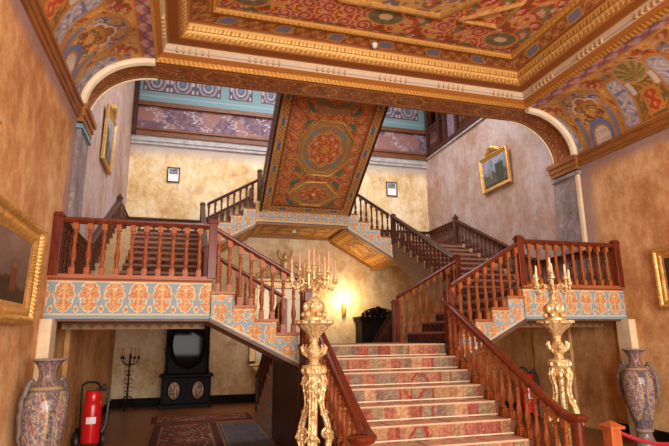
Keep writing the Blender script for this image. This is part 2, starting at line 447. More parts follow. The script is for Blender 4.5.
# ---- painted coves on both sides of the front hall
def cove_col(u, v):
    c = arab(u, v, 13, (196, 122, 58), (184, 84, 46), (150, 134, 138), (224, 168, 92), (202, 150, 126), .3, 1.0)
    P = 2.15; k = np.floor(u/P); s = (u/P-k-.5)*P
    def arch_m(x, y, w_, h0, spring):       # round-headed niche: half width w_, from h0, springing
        return (np.abs(x) < w_) & (y > h0) & ((y < spring) | (np.hypot(x, (y-spring)*.9) < w_))
    lav, wht, ochre = (176, 168, 176), (220, 206, 192), (204, 142, 66)
    # tall ribs to the sides of the main niche
    for off, w_, colr in ((.60, .13, lav), (.92, .14, (150, 104, 50))):
        for sg in (-1, 1):
            x = s-sg*(off+.12*v)
            put(c, arch_m(x, v, w_+.05, .02, .78), ochre, .3); put(c, arch_m(x, v, w_, .06, .76), colr)
            f = np.sin(x*30+np.sin(v*20)*2.2); put(c, arch_m(x, v, w_-.02, .08, .74) & (np.abs(f) < .4), wht if colr == lav else (214, 150, 74)); put(c, arch_m(x, v, w_-.02, .08, .74) & (vnoise(u*14, v*14, 9) > .72), (124, 130, 164) if colr == lav else (112, 108, 60))
    # main niche: blue field, pale trefoil outline, arched panel with foliage
    put(c, arch_m(s, v, .42, 0, .70), (206, 146, 68), .3); put(c, arch_m(s, v, .37, 0, .69), (128, 130, 154))
    fl = arab(u, v, 22, (128, 130, 154), (190, 104, 60), (96, 100, 140), (214, 160, 92), (200, 150, 120), .3); m = arch_m(s, v, .36, .55, .69); c[m] = fl[m]
    tre = lambda o: (np.hypot(s, v-.84) < .10+o) | (np.hypot(s-.13, v-.74) < .09+o) | (np.hypot(s+.13, v-.74) < .09+o)
    put(c, tre(.03), wht); put(c, tre(-.005), (178, 112, 60))
    put(c, arch_m(s, v, .28, .02, .5), ochre, .3); fl = arab(u, v, 26, (168, 96, 48), (150, 70, 40), (120, 112, 66), (222, 164, 84), (196, 130, 90), .35); m = arch_m(s, v, .24, .3, .5); c[m] = fl[m]
    put(c, arch_m(s, v, .25, .02, .18), (112, 124, 168)); put(c, arch_m(s, v, .18, .02, .16), ochre, .3); put(c, arch_m(s, v, .15, .03, .15), wht)
    f = np.sin(s*50+2*np.sin(v*40)); put(c, arch_m(s, v, .14, .03, .15) & (np.abs(f) < .3), (176, 150, 146))
    # palm fans and cartouches between the bays near the top
    x = np.abs(s)-P/2
    put(c, np.hypot(x*.9, v-.88) < .24, (214, 166, 96), .3); put(c, np.hypot(x*.9, v-.88) < .2, (140, 122, 66))
    th = np.arctan2(v-.76, x); put(c, (np.hypot(x*.9, v-.88) < .2) & (np.sin(th*14) > .2), (188, 160, 92))
    put(c, (np.abs(x) < .14) & (v > .1) & (v < .52), ochre); put(c, (np.abs(x) < .1) & (v > .14) & (v < .48), (196, 78, 44)); put(c, (np.abs(x) < .1) & (v > .14) & (v < .48) & (np.sin(x*50+np.sin(v*34)*2) > .5), (226, 150, 84)); put(c, (np.abs(np.abs(x)-.2) < .045) & (v > .5) & (v < .72), wht)
    # upper border of pink and lavender leaves
    b = (v > 1.22); put(c, b, (188, 104, 72)); w1 = np.sin(u*16)*.07+1.34
    put(c, b & (np.abs(v-w1) < .045), (198, 158, 152)); put(c, b & (np.abs(v-1.34+np.sin(u*16)*.06) < .025), (110, 100, 132))
    put(c, (np.abs(v-1.21) < .018), (214, 164, 84), .4)
    put(c, v < .03, (150, 88, 40))
    n = vnoise(u*5, v*5, 3); c[..., :3] *= (.88+.2*n)[..., None]
    return c
for s, nm in ((-1, 'left'), (1, 'right')):
    cv, sv = resample([(arcpt(t_)[0], arcpt(t_)[1]) for t_ in np.linspace(PI/2, 0, 60)], .016)
    ys = np.linspace(YBACK, YB, 520 if s < 0 else 560)
    P = np.zeros((len(ys), len(cv), 3)); P[..., 0] = s*cv[None, :, 0]; P[..., 1] = ys[:, None]; P[..., 2] = cv[None, :, 1]
    U, V = np.meshgrid(YB-ys+(.35 if s > 0 else .2), sv*1.0, indexing='ij')
    o = paint('ceiling_cove_'+nm, P, cove_col(U, V), 'painted')
    tag(o, 'painted cove with niches and foliage above the %s wall cornice' % nm, 'ceiling', None, 'structure')
# ---- coffered front ceiling with rings of mouldings
ceil = thing('ceiling', 'coffered ceiling of painted red foliage framed by gilded mouldings', 'ceiling', (0, YB, 6.05)); ceil['kind'] = 'structure'
def ring(name, e0, z0, e1, z1, colour, nv=10, disp=None, res=.02, mat='painted', base=ceil):
    """one moulding band swept around left side, front and right side with mitred corners"""
    k = np.linspace(0, 1, nv); e = e0+(e1-e0)*k; z = z0+(z1-z0)*k
    sl = np.hypot(e1-e0, z1-z0); Ps = []; Us = []
    nrm = np.array([-(z1-z0), (e1-e0)])/max(sl, 1e-6)          # (e,z) normal
    if nrm[1] > 0: nrm = -nrm
    def seg(n, f, u0, u1):
        a = np.linspace(0, 1, n); A, K = np.meshgrid(a, k, indexing='ij')
        U = u0+(u1-u0)*A; V = K*sl
        d = disp(U, V) if disp is not None else np.zeros_like(U)
        E = e0+(e1-e0)*K+nrm[0]*d; Z = z0+(z1-z0)*K+nrm[1]*d
        Ps.append(f(A, E, Z)); Us.append((U, V))
    L = YB-YBACK; W2 = 2*XB
    def fl(A, E, Z): return np.stack([-(XB-E), YBACK+(YB-E-YBACK)*A, Z], -1)
    def ff(A, E, Z): return np.stack([-(XB-E)+2*(XB-E)*A, YB-E, Z], -1)
    def fr(A, E, Z): return np.stack([XB-E, (YB-E)+(YBACK-(YB-E))*A, Z], -1)
    seg(int(L/res), fl, 0, L); seg(int(W2/res), ff, 0, W2); seg(int(L/res), fr, 0, L)
    P = np.concatenate(Ps, 0); U = np.concatenate([a for a, b in Us], 0); V = np.concatenate([b for a, b in Us], 0)
    return paint(name, P, colour(U, V, sl), mat, base, smooth=True)
def c_rope(u, v, sl):
    c = canvas(u, (206, 150, 64), .6); put(c, np.sin(u*90+v*80) > .5, (170, 112, 50), .4); put(c, (v < sl*.12) | (v > sl*.88), (176, 110, 46), .3); return c
def c_flat(rgb, edge=None):
    def f(u, v, sl):
        c = canvas(u, rgb)
        if edge: put(c, (v < sl*.1) | (v > sl*.9), edge, .4)
        return c
    return f
def c_white(u, v, sl):
    c = canvas(u, (214, 192, 160)); put(c, np.abs(v/sl-.3) < .07, (150, 140, 150)); put(c, (v < sl*.08), (180, 120, 56), .3); return c
def c_leaf(u, v, sl):
    k = v/sl; c = canvas(u, (226, 176, 96), .5)
    put(c, (k < .42) & (np.abs(np.sin(u*36))*.34+.04 > k), (186, 124, 60), .3); put(c, (k < .4) & (np.abs(k-np.abs(np.sin(u*36))*.32-.06) < .05), (240, 206, 126), .7)
    put(c, np.abs(k-.47) < .035, (120, 70, 28)); put(c, (k > .52) & (k < .74) & (np.sin(u*90) > .3), (170, 108, 42), .4)
    put(c, k > .9, (150, 92, 40), .2); return c
def c_frieze(u, v, sl):
    k = v/sl; c = canvas(u, (168, 104, 56)); w1 = .5+.28*np.sin(u*22); put(c, np.abs(k-w1) < .09, (206, 150, 84), .3); put(c, np.abs(k-1+w1) < .07, (118, 62, 34))
    q = (u % 1.0)-.5; put(c, (np.abs(q) < .15) & (np.abs(k-.5) < .4-.9*np.clip(np.abs(q)-.08, 0, 1)), (206, 156, 80), .4); put(c, (np.abs(q) < .125) & (np.abs(k-.5) < .3-.9*np.clip(np.abs(q)-.07, 0, 1)), (120, 118, 140))
    return c
def c_gold(u, v, sl):
    c = canvas(u, (222, 168, 78), .6); put(c, np.abs(v/sl-.5) < .12, (160, 100, 42), .4); put(c, (np.abs(v/sl-.5) > .2) & (np.sin(u*60) > .7), (178, 120, 50), .4); return c
ring('rope_moulding', -.005, ZB, .03, ZB+.075, c_rope, 9, lambda u, v: .008*np.sin(u*90+v*80))
ring('ochre_fillet', .03, ZB+.075, .10, ZB+.12, c_flat((176, 108, 44)), 3)
ring('dentil_band', .10, ZB+.12, .149, 5.79, c_white, 10)
ring('brown_fillet', .149, 5.79, .345, 5.80, c_flat((150, 82, 34), (206, 150, 66)), 6)
ring('leaf_cornice', .345, 5.80, .456, 6.02, c_leaf, 22, lambda u, v: .03*np.sin(PI*v/.245)+.008*np.abs(np.sin(u*36))*(v < .11))
ring('painted_frieze', .456, 6.02, .72, 6.03, c_frieze, 18)
ring('gilded_frame', .71, 6.03, .80, 6.03, c_gold, 11, lambda u, v: .025*np.sin(PI*v/.09)+.004*np.sin(u*60))
ring('frame_side', .80, 6.03, .81, 6.06, c_flat((196, 140, 66)), 3)
mb = MB()
for L, f in ((2*XB-.3, lambda u: (-XB+.15+u, 0)), (YB-YBACK, lambda u: (0, 1)), (YB-YBACK, lambda u: (0, 2))):
    n = int(L/1.07)
    for g in range(n+1):
        for d in range(6):
            u = .15+g*1.07+d*.092
            if u > L-.2: continue
            for (h0, h1) in ((.0, .03),):
                if f(0)[1] == 0:
                    x = -XB+.15+u; mb.box(x-.012, x+.012, YB-.146, YB-.10, 5.685, 5.762)
                else:
                    s = -1 if f(0)[1] == 1 else 1; y = YB-.3-u; x = s*(XB-.123)
                    mb.box(x-.023, x+.023, y-.012, y+.012, 5.685, 5.762)
build('dentils', mb, simple('tan_paint', S(196, 156, 108), S(214, 176, 128), 6, .6), ceil)
# central field
xi0 = XB-.81; U, V = grid(-xi0, xi0, 0, 9.0, .018)
Yf = (YB-.81)-V
c1 = scrolls(U+.1, V, 3.4, (186, 70, 40), (216, 160, 138), (226, 170, 90), 0.4)
c2 = arab(U, V, 11, (186, 72, 40), (176, 66, 38), (140, 118, 78), (222, 158, 86), (214, 156, 134), .2)
cc = np.where((vnoise(U*3.2, V*3.2, 5) > .5)[..., None], c1, c2)
edge = np.minimum(xi0-np.abs(U), V); put(cc, np.abs(edge-.07) < .014, (70, 104, 76)); put(cc, edge < .03, (196, 140, 66))
for mx, my in ((0, .42), (-1.95, .34), (1.95, .34), (-1.95, 4.2), (1.95, 4.2)):
    r = np.hypot((U-mx)/.3, (V-my)/.2); put(cc, r < 1, (198, 152, 84), .3); put(cc, r < .86, (122, 92, 66)); put(cc, (r < .8) & (np.cos(6*np.arctan2(V-my, U-mx)) > 0), (116, 118, 84)); put(cc, r < .35, (214, 190, 150))
octm = lambda o: (V > .64+o) & (np.abs(U) < 1.62-o) & (np.abs(U)-(V-.64)/1.56 < .75-o*1.2) & (V < 8)
ic = arab(U, V, 12, (150, 106, 88), (118, 112, 150), (176, 96, 58), (226, 176, 100), (200, 160, 130), .28, 2.0)
m = octm(.0); cc[m] = ic[m]
P = np.stack([U, Yf, np.full_like(U, 6.06)], -1)
paint('painted_field', P, cc, 'painted', ceil)
def frame_strip(name, pts, wdt, h, z, parent=ceil, mat='gold_dull', closed=False):
    prof = [(-wdt/2, 0), (-wdt/2, -h*.5), (-wdt*.2, -h), (wdt*.2, -h), (wdt/2, -h*.5), (wdt/2, 0)]
    return build(name, MB().sweep([(x, y, z) for x, y in (pts+[pts[0]] if closed else pts)], prof), mat, parent)
y0 = YB-.81
frame_strip('octagon_frame', [(-1.62, YBACK), (-1.62, y0-2.0), (-.75, y0-.64), (.75, y0-.64), (1.62, y0-2.0), (1.62, YBACK)], .10, .045, 6.06)
for s in (-1, 1):
    frame_strip('corner_triangle', [(s*1.06, y0-.64), (s*1.69, y0-.64), (s*1.71, y0-1.2)], .075, .045, 6.06, closed=True)
struct('trim_2', MB().box(-XB-.1, XB+.1, YBACK, YB+.02, 6.07, 6.4), 'ceil_pale', 'boarding above the coffered ceiling', 'ceiling')
# ---- wall cornices, arch capitals and pilasters
for s, nm, n in ((-1, 'left', 3), (1, 'right', 4)):
    xw = s*XW
    def bx(mb, d, y0_, y1_, z0, z1):
        a, b = sorted((xw, xw-s*d)); mb.box(a, b, y0_, y1_, z0, z1)
    mb = MB(); bx(mb, .03, YBACK, YB-.15, 4.50, 4.56); bx(mb, .05, YBACK, YB-.15, 4.56, 4.65); bx(mb, .075, YBACK, YB-.15, 4.65, 4.70)
    struct('trim_%d' % n, mb, 'ochrewood', 'ochre wooden cornice along the %s wall' % nm, 'cornice')
    p = thing('pilaster', 'grey veined pilaster with ochre capital under the %s haunch of the arch' % nm, 'pilaster', (xw, YB+.25, 0)); p['kind'] = 'structure'
    mb = MB(); bx(mb, .05, YB-.03, YBF+.02, HB, 4.42); build('shaft', mb, 'pilaster', p)
    mb = MB(); bx(mb, .062, YB-.07 if s < 0 else YB-.09, YB-.03, HB, 4.42); build('edge_strip', mb, 'pilaster' if s < 0 else 'cream_post', p)
    mb = MB(); bx(mb, .08, YB-.11, YBF+.04, 4.46, 4.54); bx(mb, .10, YB-.13, YBF+.06, 4.54, 4.63); bx(mb, .13, YB-.15, YBF+.08, 4.63, 4.71); build('capital', mb, 'ochrewood', p)
    mb = MB(); bx(mb, .085, YB-.125, YBF+.045, 4.36, 4.42); build('necking', mb, 'turq' if s < 0 else 'pilaster', p)
    mb = MB(); bx(mb, .13, 6.5, 6.76, 0, HB-.51)
    struct('pale_post', mb, 'cream_post', 'pale plaster strip on the %s wall under the end of the landing' % nm, 'post', bevel=.01)
    mb = MB(); bx(mb, .06, YBF+.04, 8.95, 0, HB-.52)
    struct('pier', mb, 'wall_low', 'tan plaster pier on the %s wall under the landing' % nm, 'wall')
    mb = MB(); bx(mb, .022, YBACK, 6.49, 0, .17); bx(mb, .022, 6.78, YB-.11, 0, .17); bx(mb, .022, 8.96, YR-.03, 0, .17)
    struct('baseboard_'+nm, mb, 'skirting', 'black skirting board along the %s wall' % nm, 'skirting')
struct('baseboard_rear', MB().box(-XW+.022, XW-.022, YR-.03, YR, 0, .2), 'skirting', 'black skirting board along the rear wall', 'skirting')

# ---- upper storey band of the stair hall (rear wall): beams, purple panels, turquoise panels
up = thing('upper_gallery_wall', 'upper storey band of purple patterned panels and turquoise frames above the rear wall', 'wall', (0, YR, 6.66)); up['kind'] = 'structure'
build('lower_beam', MB().box(-XW, XW, YR-.12, YR+.02, 6.66, 6.84).box(-XW, XW, YR-.16, YR+.02, 6.80, 6.86), 'panelwood', up)
build('plaster_moulding', MB().box(-XW, XW, YR-.08, YR+.001, 6.52, 6.66).box(-XW, XW, YR-.05, YR+.001, 6.44, 6.52), simple('grey_moulding', S(150, 148, 152), S(188, 184, 184), 7, .7), up)
build('upper_beam', MB().box(-XW, XW, YR-.10, YR+.02, 7.50, 7.62), 'panelwood', up)
U, V = grid(-XW, XW, 6.86, 7.50, .02)
cc = canvas(U, (112, 86, 104)); n = vnoise(U*2.2, V*2.2, 1)
cc[..., :3] += ((vnoise(U*14, V*14, 2)-.5)*40)[..., None]; put(cc, n > .68, (150, 108, 104))
d = (U+V*.8) % .95; pl_ = np.abs(d-.4+.08*np.sin(V*24)); wv = vnoise(U*30, V*30, 4)
put(cc, (pl_ < .15) & (wv > .58), (176, 162, 172)); put(cc, (np.abs(d-.75+.06*np.cos(V*30)) < .05) & (wv > .56), (156, 138, 154))
paint('purple_panel', np.stack([U, np.full_like(U, YR-.02), V], -1), cc, 'painted', up)
U, V = grid(-XW, XW, 7.62, 8.8, .02)
cc = canvas(U, (124, 160, 170))
seq = [(-3.95, -1.95), (-1.72, -1.08), (-.85, .85), (1.08, 1.72), (1.95, 3.95)]
for a, b in seq:
    m = (U > a) & (U < b) & (V > 7.93); put(cc, m, (92, 84, 104))
    w_ = (b-a)/max(1, round((b-a)/.62)); q = ((U-a) % w_)/w_-.5; t_ = (V-7.95)/.62
    r = np.hypot(q*1.1, (t_-.45)*.8); put(cc, m & (np.abs(r-.36) < .045), (160, 150, 166)); put(cc, m & (np.abs(r-.2) < .04), (176, 168, 178)); put(cc, m & (r < .1), (90, 130, 160))
    put(cc, m & (np.abs(np.abs(q)-.42) < .04) & (np.sin(t_*16) > 0), (206, 190, 190))
    e = np.minimum(np.minimum(U-a, b-U), V-7.93); put(cc, m & (e < .035), (92, 76, 72))
put(cc, np.abs(V-7.80) < .012, (164, 196, 200))
paint('turquoise_panel', np.stack([U, np.full_like(U, YR-.02), V], -1), cc, 'painted', up)
build('backing', MB().box(-XW-.25, XW+.25, YR, YR+.2, 6.66, 9.2), 'turq', up)
build('corner_post', MB().box(-XW, -XW+.12, YR-.2, YR-.02, 6.66, 8.8), 'darkwood', up)

# ------------------------------------------------------------------ stairs
def steps_profile(x0, dx, n, z0, dz):
    """nosing outline ascending from (x0,z0): list of (x,z) for n risers"""
    pts = []; x, z = x0, z0
    for k in range(n):
        pts += [(x, z), (x, z+dz)]; z += dz; x += dx
    return pts
def carpet_strip(name, prof, axis, a0, a1, colour, parent, off=.012, res=.02, mat='carpet', alongres=.012):
    """carpet following a stepped outline; prof [(p,z)], a across"""
    pr = np.array(prof); seg = [0.0]
    P2 = [pr[0]]
    for i in range(1, len(pr)):
        d = pr[i]-pr[i-1]; L = np.hypot(*d); n = max(2, int(L/alongres))
        for k in range(1, n+1): P2.append(pr[i-1]+d*k/n); seg.append(seg[-1]+L/n)
    P2 = np.array(P2); seg = np.array(seg)
    A = np.linspace(a0, a1, max(3, int(abs(a1-a0)/res)))
    P = np.zeros((len(P2), len(A), 3))
    if axis == 'y': P[..., 0] = A[None]; P[..., 1] = P2[:, 0:1]
    else: P[..., 1] = A[None]; P[..., 0] = P2[:, 0:1]
    P[..., 2] = P2[:, 1:2]
    S_, AA = np.meshgrid(seg, A, indexing='ij')
    return paint(name, P, colour(S_, AA), mat, parent, smooth=False)
# --- main flight (rises away from the viewer)
mf = thing('main_staircase', 'wide central flight of steps with a patterned carpet rising to the middle landing', 'staircase', (0, 4.35, 0))
yn = [YA-k*RUNM for k in range(9)]                    # nosing y of level k below landing
XS0, XS1 = XL-.06, XRR+.06
for k in range(8, -1, -1):
    z = HA-k*RM
    if k == 0: build('landing_block', MB().box(-1.16, 1.16, YA+.005, YA2, 0, HA), 'darkwood', mf)
    else: build('step', MB().box(XS0, XS1, yn[k], yn[k-1]+.004, 0, z), 'panelwood', mf)
def c_main(s, a):
    per = RM+.01+RUNM; k = np.floor(s/per); t_ = s-k*per; ris = t_ < RM+.012
    c = canvas(s, (206, 160, 134)); nn = vnoise(a*26, s*26, 1)
    wob = a+.03*np.sin(k*3.1); edges = hsh(k, 3)
    blk = np.zeros_like(s); x = np.full_like(s, -1.2)
    cols = np.array([(160, 120, 86), (146, 82, 66), (130, 116, 92), (174, 134, 98), (140, 68, 56), (136, 122, 90), (160, 100, 78), (122, 104, 90)])
    bi = np.floor((wob+1.3)/.145+hsh(k, 9)*4); sel = (hsh(bi, k, 2)*8).astype(int) % 8
    rc = cols[sel].astype(float)
    mot = np.sin(a*80+np.sin(t_*90)*1.8)*np.sin(t_*100+np.sin(a*60)*1.6)
    rc = np.where((mot > .4)[..., None], rc*.6+np.array((190, 146, 108))*.4, rc); rc = np.where((mot < -.45)[..., None], rc*.55+np.array((110, 44, 42))*.45, rc)
    rc *= (.86+.28*vnoise(a*40, s*40, 6))[..., None]
    bl = ((wob+1.3)/.145+hsh(k, 9)*4) % 1; rc[(bl < .07) & (hsh(bi, k, 5) > .55)] = (136, 34, 34)
    vx = (a-(-.5+hsh(k, 4)*.8)); v_ = np.abs(np.abs(vx)-(.03+np.where(hsh(k, 6) > .5, t_, RM-t_)*.7)) < .017
    rc[v_ & (hsh(k, 8) > .62) & (np.abs(vx) < .13)] = (150, 34, 40)
    c[..., :3] = np.where(ris[..., None], rc, c[..., :3])
    tr = ~ris; c[tr, :3] *= (.9+.2*nn[tr])[:, None]
    put(c, ris & (t_ > RM*.93), (206, 176, 140))  # pale nosing line, an edge highlight put into the carpet colour
    put(c, tr & (np.abs(((a*1.3+k*.37) % .9)-.45) < .008), (140, 40, 40))
    return c
prof = []
for k in range(8, -1, -1):
    z = HA-k*RM; prof += [(yn[k]-.012, z-RM+.002), (yn[k]-.012, z+.012)]
prof.append((YA2-.3, HA+.012))
carpet_strip('stair_carpet', prof, 'y', -.97, .92, c_main, mf)
for k in range(9):
    z = HA-k*RM-RM+.026
    build('stair_rod', MB().tube([(XL+.07, yn[k]-.026, z), (XRR-.06, yn[k]-.026, z)], .007, 6), 'cream', mf, True)
# panelled flanks under the flight
for s, x in ((-1, XS0), (1, XS1)):
    a, b = sorted((x, x+s*.02))
    poly = [(4.36, 0.0), (YA2-.02, 0.0), (YA2-.02, HA-.03), (YA, HA-.03)]+[(yn[8], .10)]
    build('flank_panel', MB().prism(poly, 'x', a, b), 'darkwood', mf)
    mb = MB()
    for y0_, y1_, zt in ((5.6, 6.5, .75), (6.7, 8.4, 1.15)):
        xx = x+s*.024; mb.tube([(xx, y0_, .15), (xx, y1_, .15), (xx, y1_, zt), (xx, y0_, zt-(.3 if y0_ < 6 else 0))], .02, 6, True)
    build('panel_moulding', mb, 'darkwood', mf, True)
# --- rear flight (descends behind the middle landing)
rf = thing('rear_staircase', 'short dark flight of steps dropping from the middle landing towards the rear wall', 'staircase', (0, 9.9, 0))
for k in range(1, 9):
    z = HA-k*RM; y0_ = YA2+(k-1)*RUNM
    build('step', MB().box(-1.12, 1.12, y0_+.003, y0_+RUNM, 0, z), 'darkwood', rf)
cols = [(YA2+(k-1)*RUNM, YA2+k*RUNM, 0, 0, HA-k*RM) for k in range(1, 9)]
for s in (-1, 1):
    stepped('painted_string', cols, lambda u, v, s=s: np.stack([np.full_like(u, s*1.127), u, v], -1), scrollwork_col, rf, flip=s > 0)
# --- side flights, landings, upper flights : mirrored left / right
def c_runner(s, a):
    c = canvas(s, (84, 44, 38)); nn = vnoise(a*20, s*20, 7); mot = np.sin(a*40+np.sin(s*30))*np.sin(s*36+np.sin(a*30))
    put(c, mot > .3, (112, 54, 44)); put(c, mot < -.4, (60, 38, 40)); c[..., :3] *= (.85+.3*nn)[..., None]
    return c
def runner_steps(per_r, per_t):
    def f(s, a):
        c = c_runner(s, a); per = per_r+per_t; t_ = s % per
        put(c, np.abs(t_-per_r) < .022, (158, 116, 96)); return c
    return f
DZ1, RUN1 = (HB-HA)/5, .28
DZ2, N2 = (HC-HB)/9, 9
RUN2 = (YC-YA2)/9
DZ3, RUN3 = (HD-HC)/5, .28
XA = XI-4*RUN1                                     # 1.16
for s, nm in ((-1, 'left'), (1, 'right')):
    X = lambda x: s*x
    # flight 1 : middle landing up to the side landing
    f1 = thing('side_staircase', 'short flight rising from the middle landing to the %s landing with a stepped painted string' % nm, 'staircase', (s*1.7, YA+.9, HA))
    low = lambda x: 1.165+(x-1.10)*.508            # sloping underside
    for k in range(4):
        x0, x1 = XA+k*RUN1, XA+(k+1)*RUN1; zt = HA+(k+1)*DZ1
        poly = [(X(x0), low(x0)), (X(x1), low(x1)), (X(x1), zt), (X(x0), zt)]
        build('step', MB().prism(poly, 'y', YA+.006, YA2), 'stone', f1)
    cols = [(XA+k*RUN1, XA+(k+1)*RUN1, low(XA+k*RUN1), low(XA+(k+1)*RUN1), HA+(k+1)*DZ1) for k in range(4)]
    cols = [(1.02, XA, low(1.02), low(XA), HA)]+cols
    stepped('painted_string', cols, lambda u, v: np.stack([X(u), np.full_like(u, YA), v], -1), scrollwork_col, f1, flip=s < 0)
    build('string_moulding', MB().sweep([(X(1.04), YA-.012, low(1.04)), (X(XI), YA-.012, low(XI))], [(-.03, -.03), (.03, -.03), (.03, .012), (-.03, .012)]), 'brown_face', f1)
    build('tread_edge', (lambda mb: [mb.box(*sorted((X(XA+k*RUN1-.02), X(XA+(k+1)*RUN1))), YA-.03, YA+.02, HA+(k+1)*DZ1-.03, HA+(k+1)*DZ1+.004) for k in range(4)] and mb)(MB()), 'rust', f1)
    prof = []
    for k in range(5):
        x = XA+k*RUN1; prof += [(X(x-.01), HA+k*DZ1+.004), (X(x-.01), HA+(k+1)*DZ1+.012)]
    carpet_strip('stair_runner', prof, 'x', YA+.2, YA2-.2, runner_steps(DZ1, RUN1), f1)
    # side landing with its painted front
    ld = thing('side_landing', 'side landing by the %s wall with a painted palmette front' % nm, 'landing', (s*3.2, YA+1, HB))
    lx0, lx1 = sorted((X(XI), X(XW-.003)))
    build('slab', MB().box(lx0, lx1, YA+.006, YA2, HB-.50, HB), 'stone', ld)
    U, V = grid(XI-.01, XW, HB-.505, HB-.02, .0125)
    cc = fascia_col(U-XI-.03, V-(HB-.505)); tt = V-(HB-.505)
    put(cc, tt > .425, (166, 92, 50)); put(cc, np.abs(tt-.432) < .009, (232, 208, 160)); put(cc, np.abs(tt-.462) < .006, (120, 62, 34))
    paint('painted_front', np.stack([X(U), np.full_like(U, YA), V], -1), cc, 'painted', ld, s < 0)
    build('top_moulding', MB().box(*sorted((X(XI-.03), X(XW))), YA-.04, YA+.05, HB-.035, HB+.012), 'rust', ld)
    build('bottom_moulding', MB().box(*sorted((X(XI), X(XW))), YA-.015, YA+.05, HB-.535, HB-.505), 'brown_face', ld)
    U, V = grid(XI+.05, XW-.13, HB-.62, HB-.54, .012); cc = canvas(U, (92, 62, 38)); put(cc, np.abs(np.sin(U*24))*.06 > V-(HB-.62), (132, 96, 60), .2)
    paint('valance', np.stack([X(U), np.full_like(U, YA+.35), V], -1), cc, 'painted', ld, s < 0)
    prof = [(YA+.1, HB+.008), (YA2, HB+.008)]
    carpet_strip('carpet', prof, 'y', X(XI+.05), X(XW-.5), c_runner, ld)
    # flight 2 along the wall
    f2 = thing('long_staircase', 'long flight climbing along the %s wall to the upper landing' % nm, 'staircase', (s*3.2, 10.1, HB))
    low2 = lambda y: HB-.42+(y-YA2)*(HC-HB)/(YC-YA2)
    for k in range(9):
        y0_, y1_ = YA2+k*RUN2, YA2+(k+1)*RUN2; zt = HB+(k+1)*DZ2
        poly = [(y0_, low2(y0_)), (y1_, low2(y1_)), (y1_, zt), (y0_, zt)]
        build('step', MB().prism(poly, 'x', lx0+(.006 if s > 0 else 0), lx1-(.006 if s < 0 else 0)), 'stone', f2)
    cols = [(YA2+k*RUN2, YA2+(k+1)*RUN2, low2(YA2+k*RUN2)-.04, low2(YA2+(k+1)*RUN2)-.04, HB+(k+1)*DZ2) for k in range(9)]
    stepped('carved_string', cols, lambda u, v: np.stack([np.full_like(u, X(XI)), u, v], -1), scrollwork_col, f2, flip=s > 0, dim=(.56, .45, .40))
    prof = []
    for k in range(9): y = YA2+k*RUN2-.01; prof += [(y, HB+k*DZ2+.004), (y, HB+(k+1)*DZ2+.012)]
    carpet_strip('stair_runner', prof, 'y', X(XI+.02), X(XW-(.5 if s < 0 else .13)), runner_steps(DZ2, RUN2), f2)
    # rear corner landing
    cl = thing('corner_landing', 'upper corner landing against the rear and %s walls' % nm, 'landing', (s*3.2, 12.5, HC))
    build('slab', MB().box(*sorted((X(XI), X(XW-.002))), YC, YR-.002, HC-.31, HC), 'stone', cl)
    carpet_strip('carpet', [(YC-.01, HC+.008), (YR-.35, HC+.008)], 'y', X(XI+.1), X(XW-.4), c_runner, cl)
    # flight 3 : corner landing up to the top middle landing
    f3 = thing('upper_staircase', 'short upper flight from the %s corner landing to the top landing with gold panelled underside' % nm, 'staircase', (s*1.7, 12.5, HC))
    low3 = lambda x: 4.17-(x-1.0)*.571
    XU = XI-.04
    for k in range(4):
        x0, x1 = XU-(k+1)*RUN3, XU-k*RUN3; zt = HC+(k+1)*DZ3
        poly = [(X(x0), low3(x0)+.01), (X(x1), low3(x1)+.01), (X(x1), zt), (X(x0), zt)]
        build('step', MB().prism(poly, 'y', YC+.006, YR-.002), 'stone', f3)
    cols = [(XU-(k+1)*RUN3, XU-k*RUN3, low3(XU-(k+1)*RUN3), low3(XU-k*RUN3), HC+(k+1)*DZ3) for k in range(3, -1, -1)]
    cols = cols+[(XU, XI, low3(XU), low3(XI), HC)]
    stepped('painted_string', cols, lambda u, v: np.stack([X(u), np.full_like(u, YC), v], -1), scrollwork_col, f3, flip=s < 0)
    U, V = grid(XU-4*RUN3, XI, YC, YR-.01, .02)
    def soff_col(U, V, u0, u1):
        c = canvas(U, (206, 142, 64)); a = np.minimum(np.minimum(U-u0, u1-U), np.minimum(V-YC, YR-V))
        put(c, (a > .16), (218, 156, 76)); ar = arab(U, V, 13, (206, 142, 66), (180, 112, 54), (166, 128, 72), (228, 176, 96), (214, 154, 78), .25)
        m = a > .27; c[m] = ar[m]; put(c, np.abs(a-.16) < .02, (228, 176, 88), .5); put(c, np.abs(a-.26) < .015, (138, 80, 34))
        put(c, (a < .14) & (a > .02) & (np.sin(U*22)*np.sin(V*22) > .55), (118, 110, 66)); c[..., 3] *= .6
        return c
    paint('gold_soffit', np.stack([X(U), V, low3(U)-.004], -1), soff_col(U, V, XU-4*RUN3, XI), 'painted', f3, s > 0)
    build('soffit_beam', MB().prism([(X(XI), low3(XI)-.005), (X(XI+.10), low3(XI)-.005), (X(XI+.10), low3(XI)-.12), (X(XI), low3(XI)-.12)], 'y', YC+.01, YR-.002), 'ochrewood', f3)
    for yy in (YC+.05, YR-.06):
        build('soffit_rib', MB().sweep([(X(XI), yy, low3(XI)-.005), (X(1.12), yy, low3(1.12)-.005)], [(-.05, 0), (-.05, -.05), (.05, -.05), (.05, 0)]), 'ochrewood', f3)
    build('soffit_beam', MB().sweep([(X(1.14), YC+.01, 4.165), (X(1.14), YR-.01, 4.165)], [(-.07, .06), (-.07, -.06), (.07, -.06), (.07, .06)]), 'ochrewood', f3)
    prof = []
    for k in range(5): x = XU-k*RUN3; prof += [(X(x+.01), HC+k*DZ3+.004), (X(x+.01), HC+(k+1)*DZ3+.012)]
    carpet_strip('stair_runner', prof, 'x', YC+.2, YR-.25, runner_steps(DZ3, RUN3), f3)
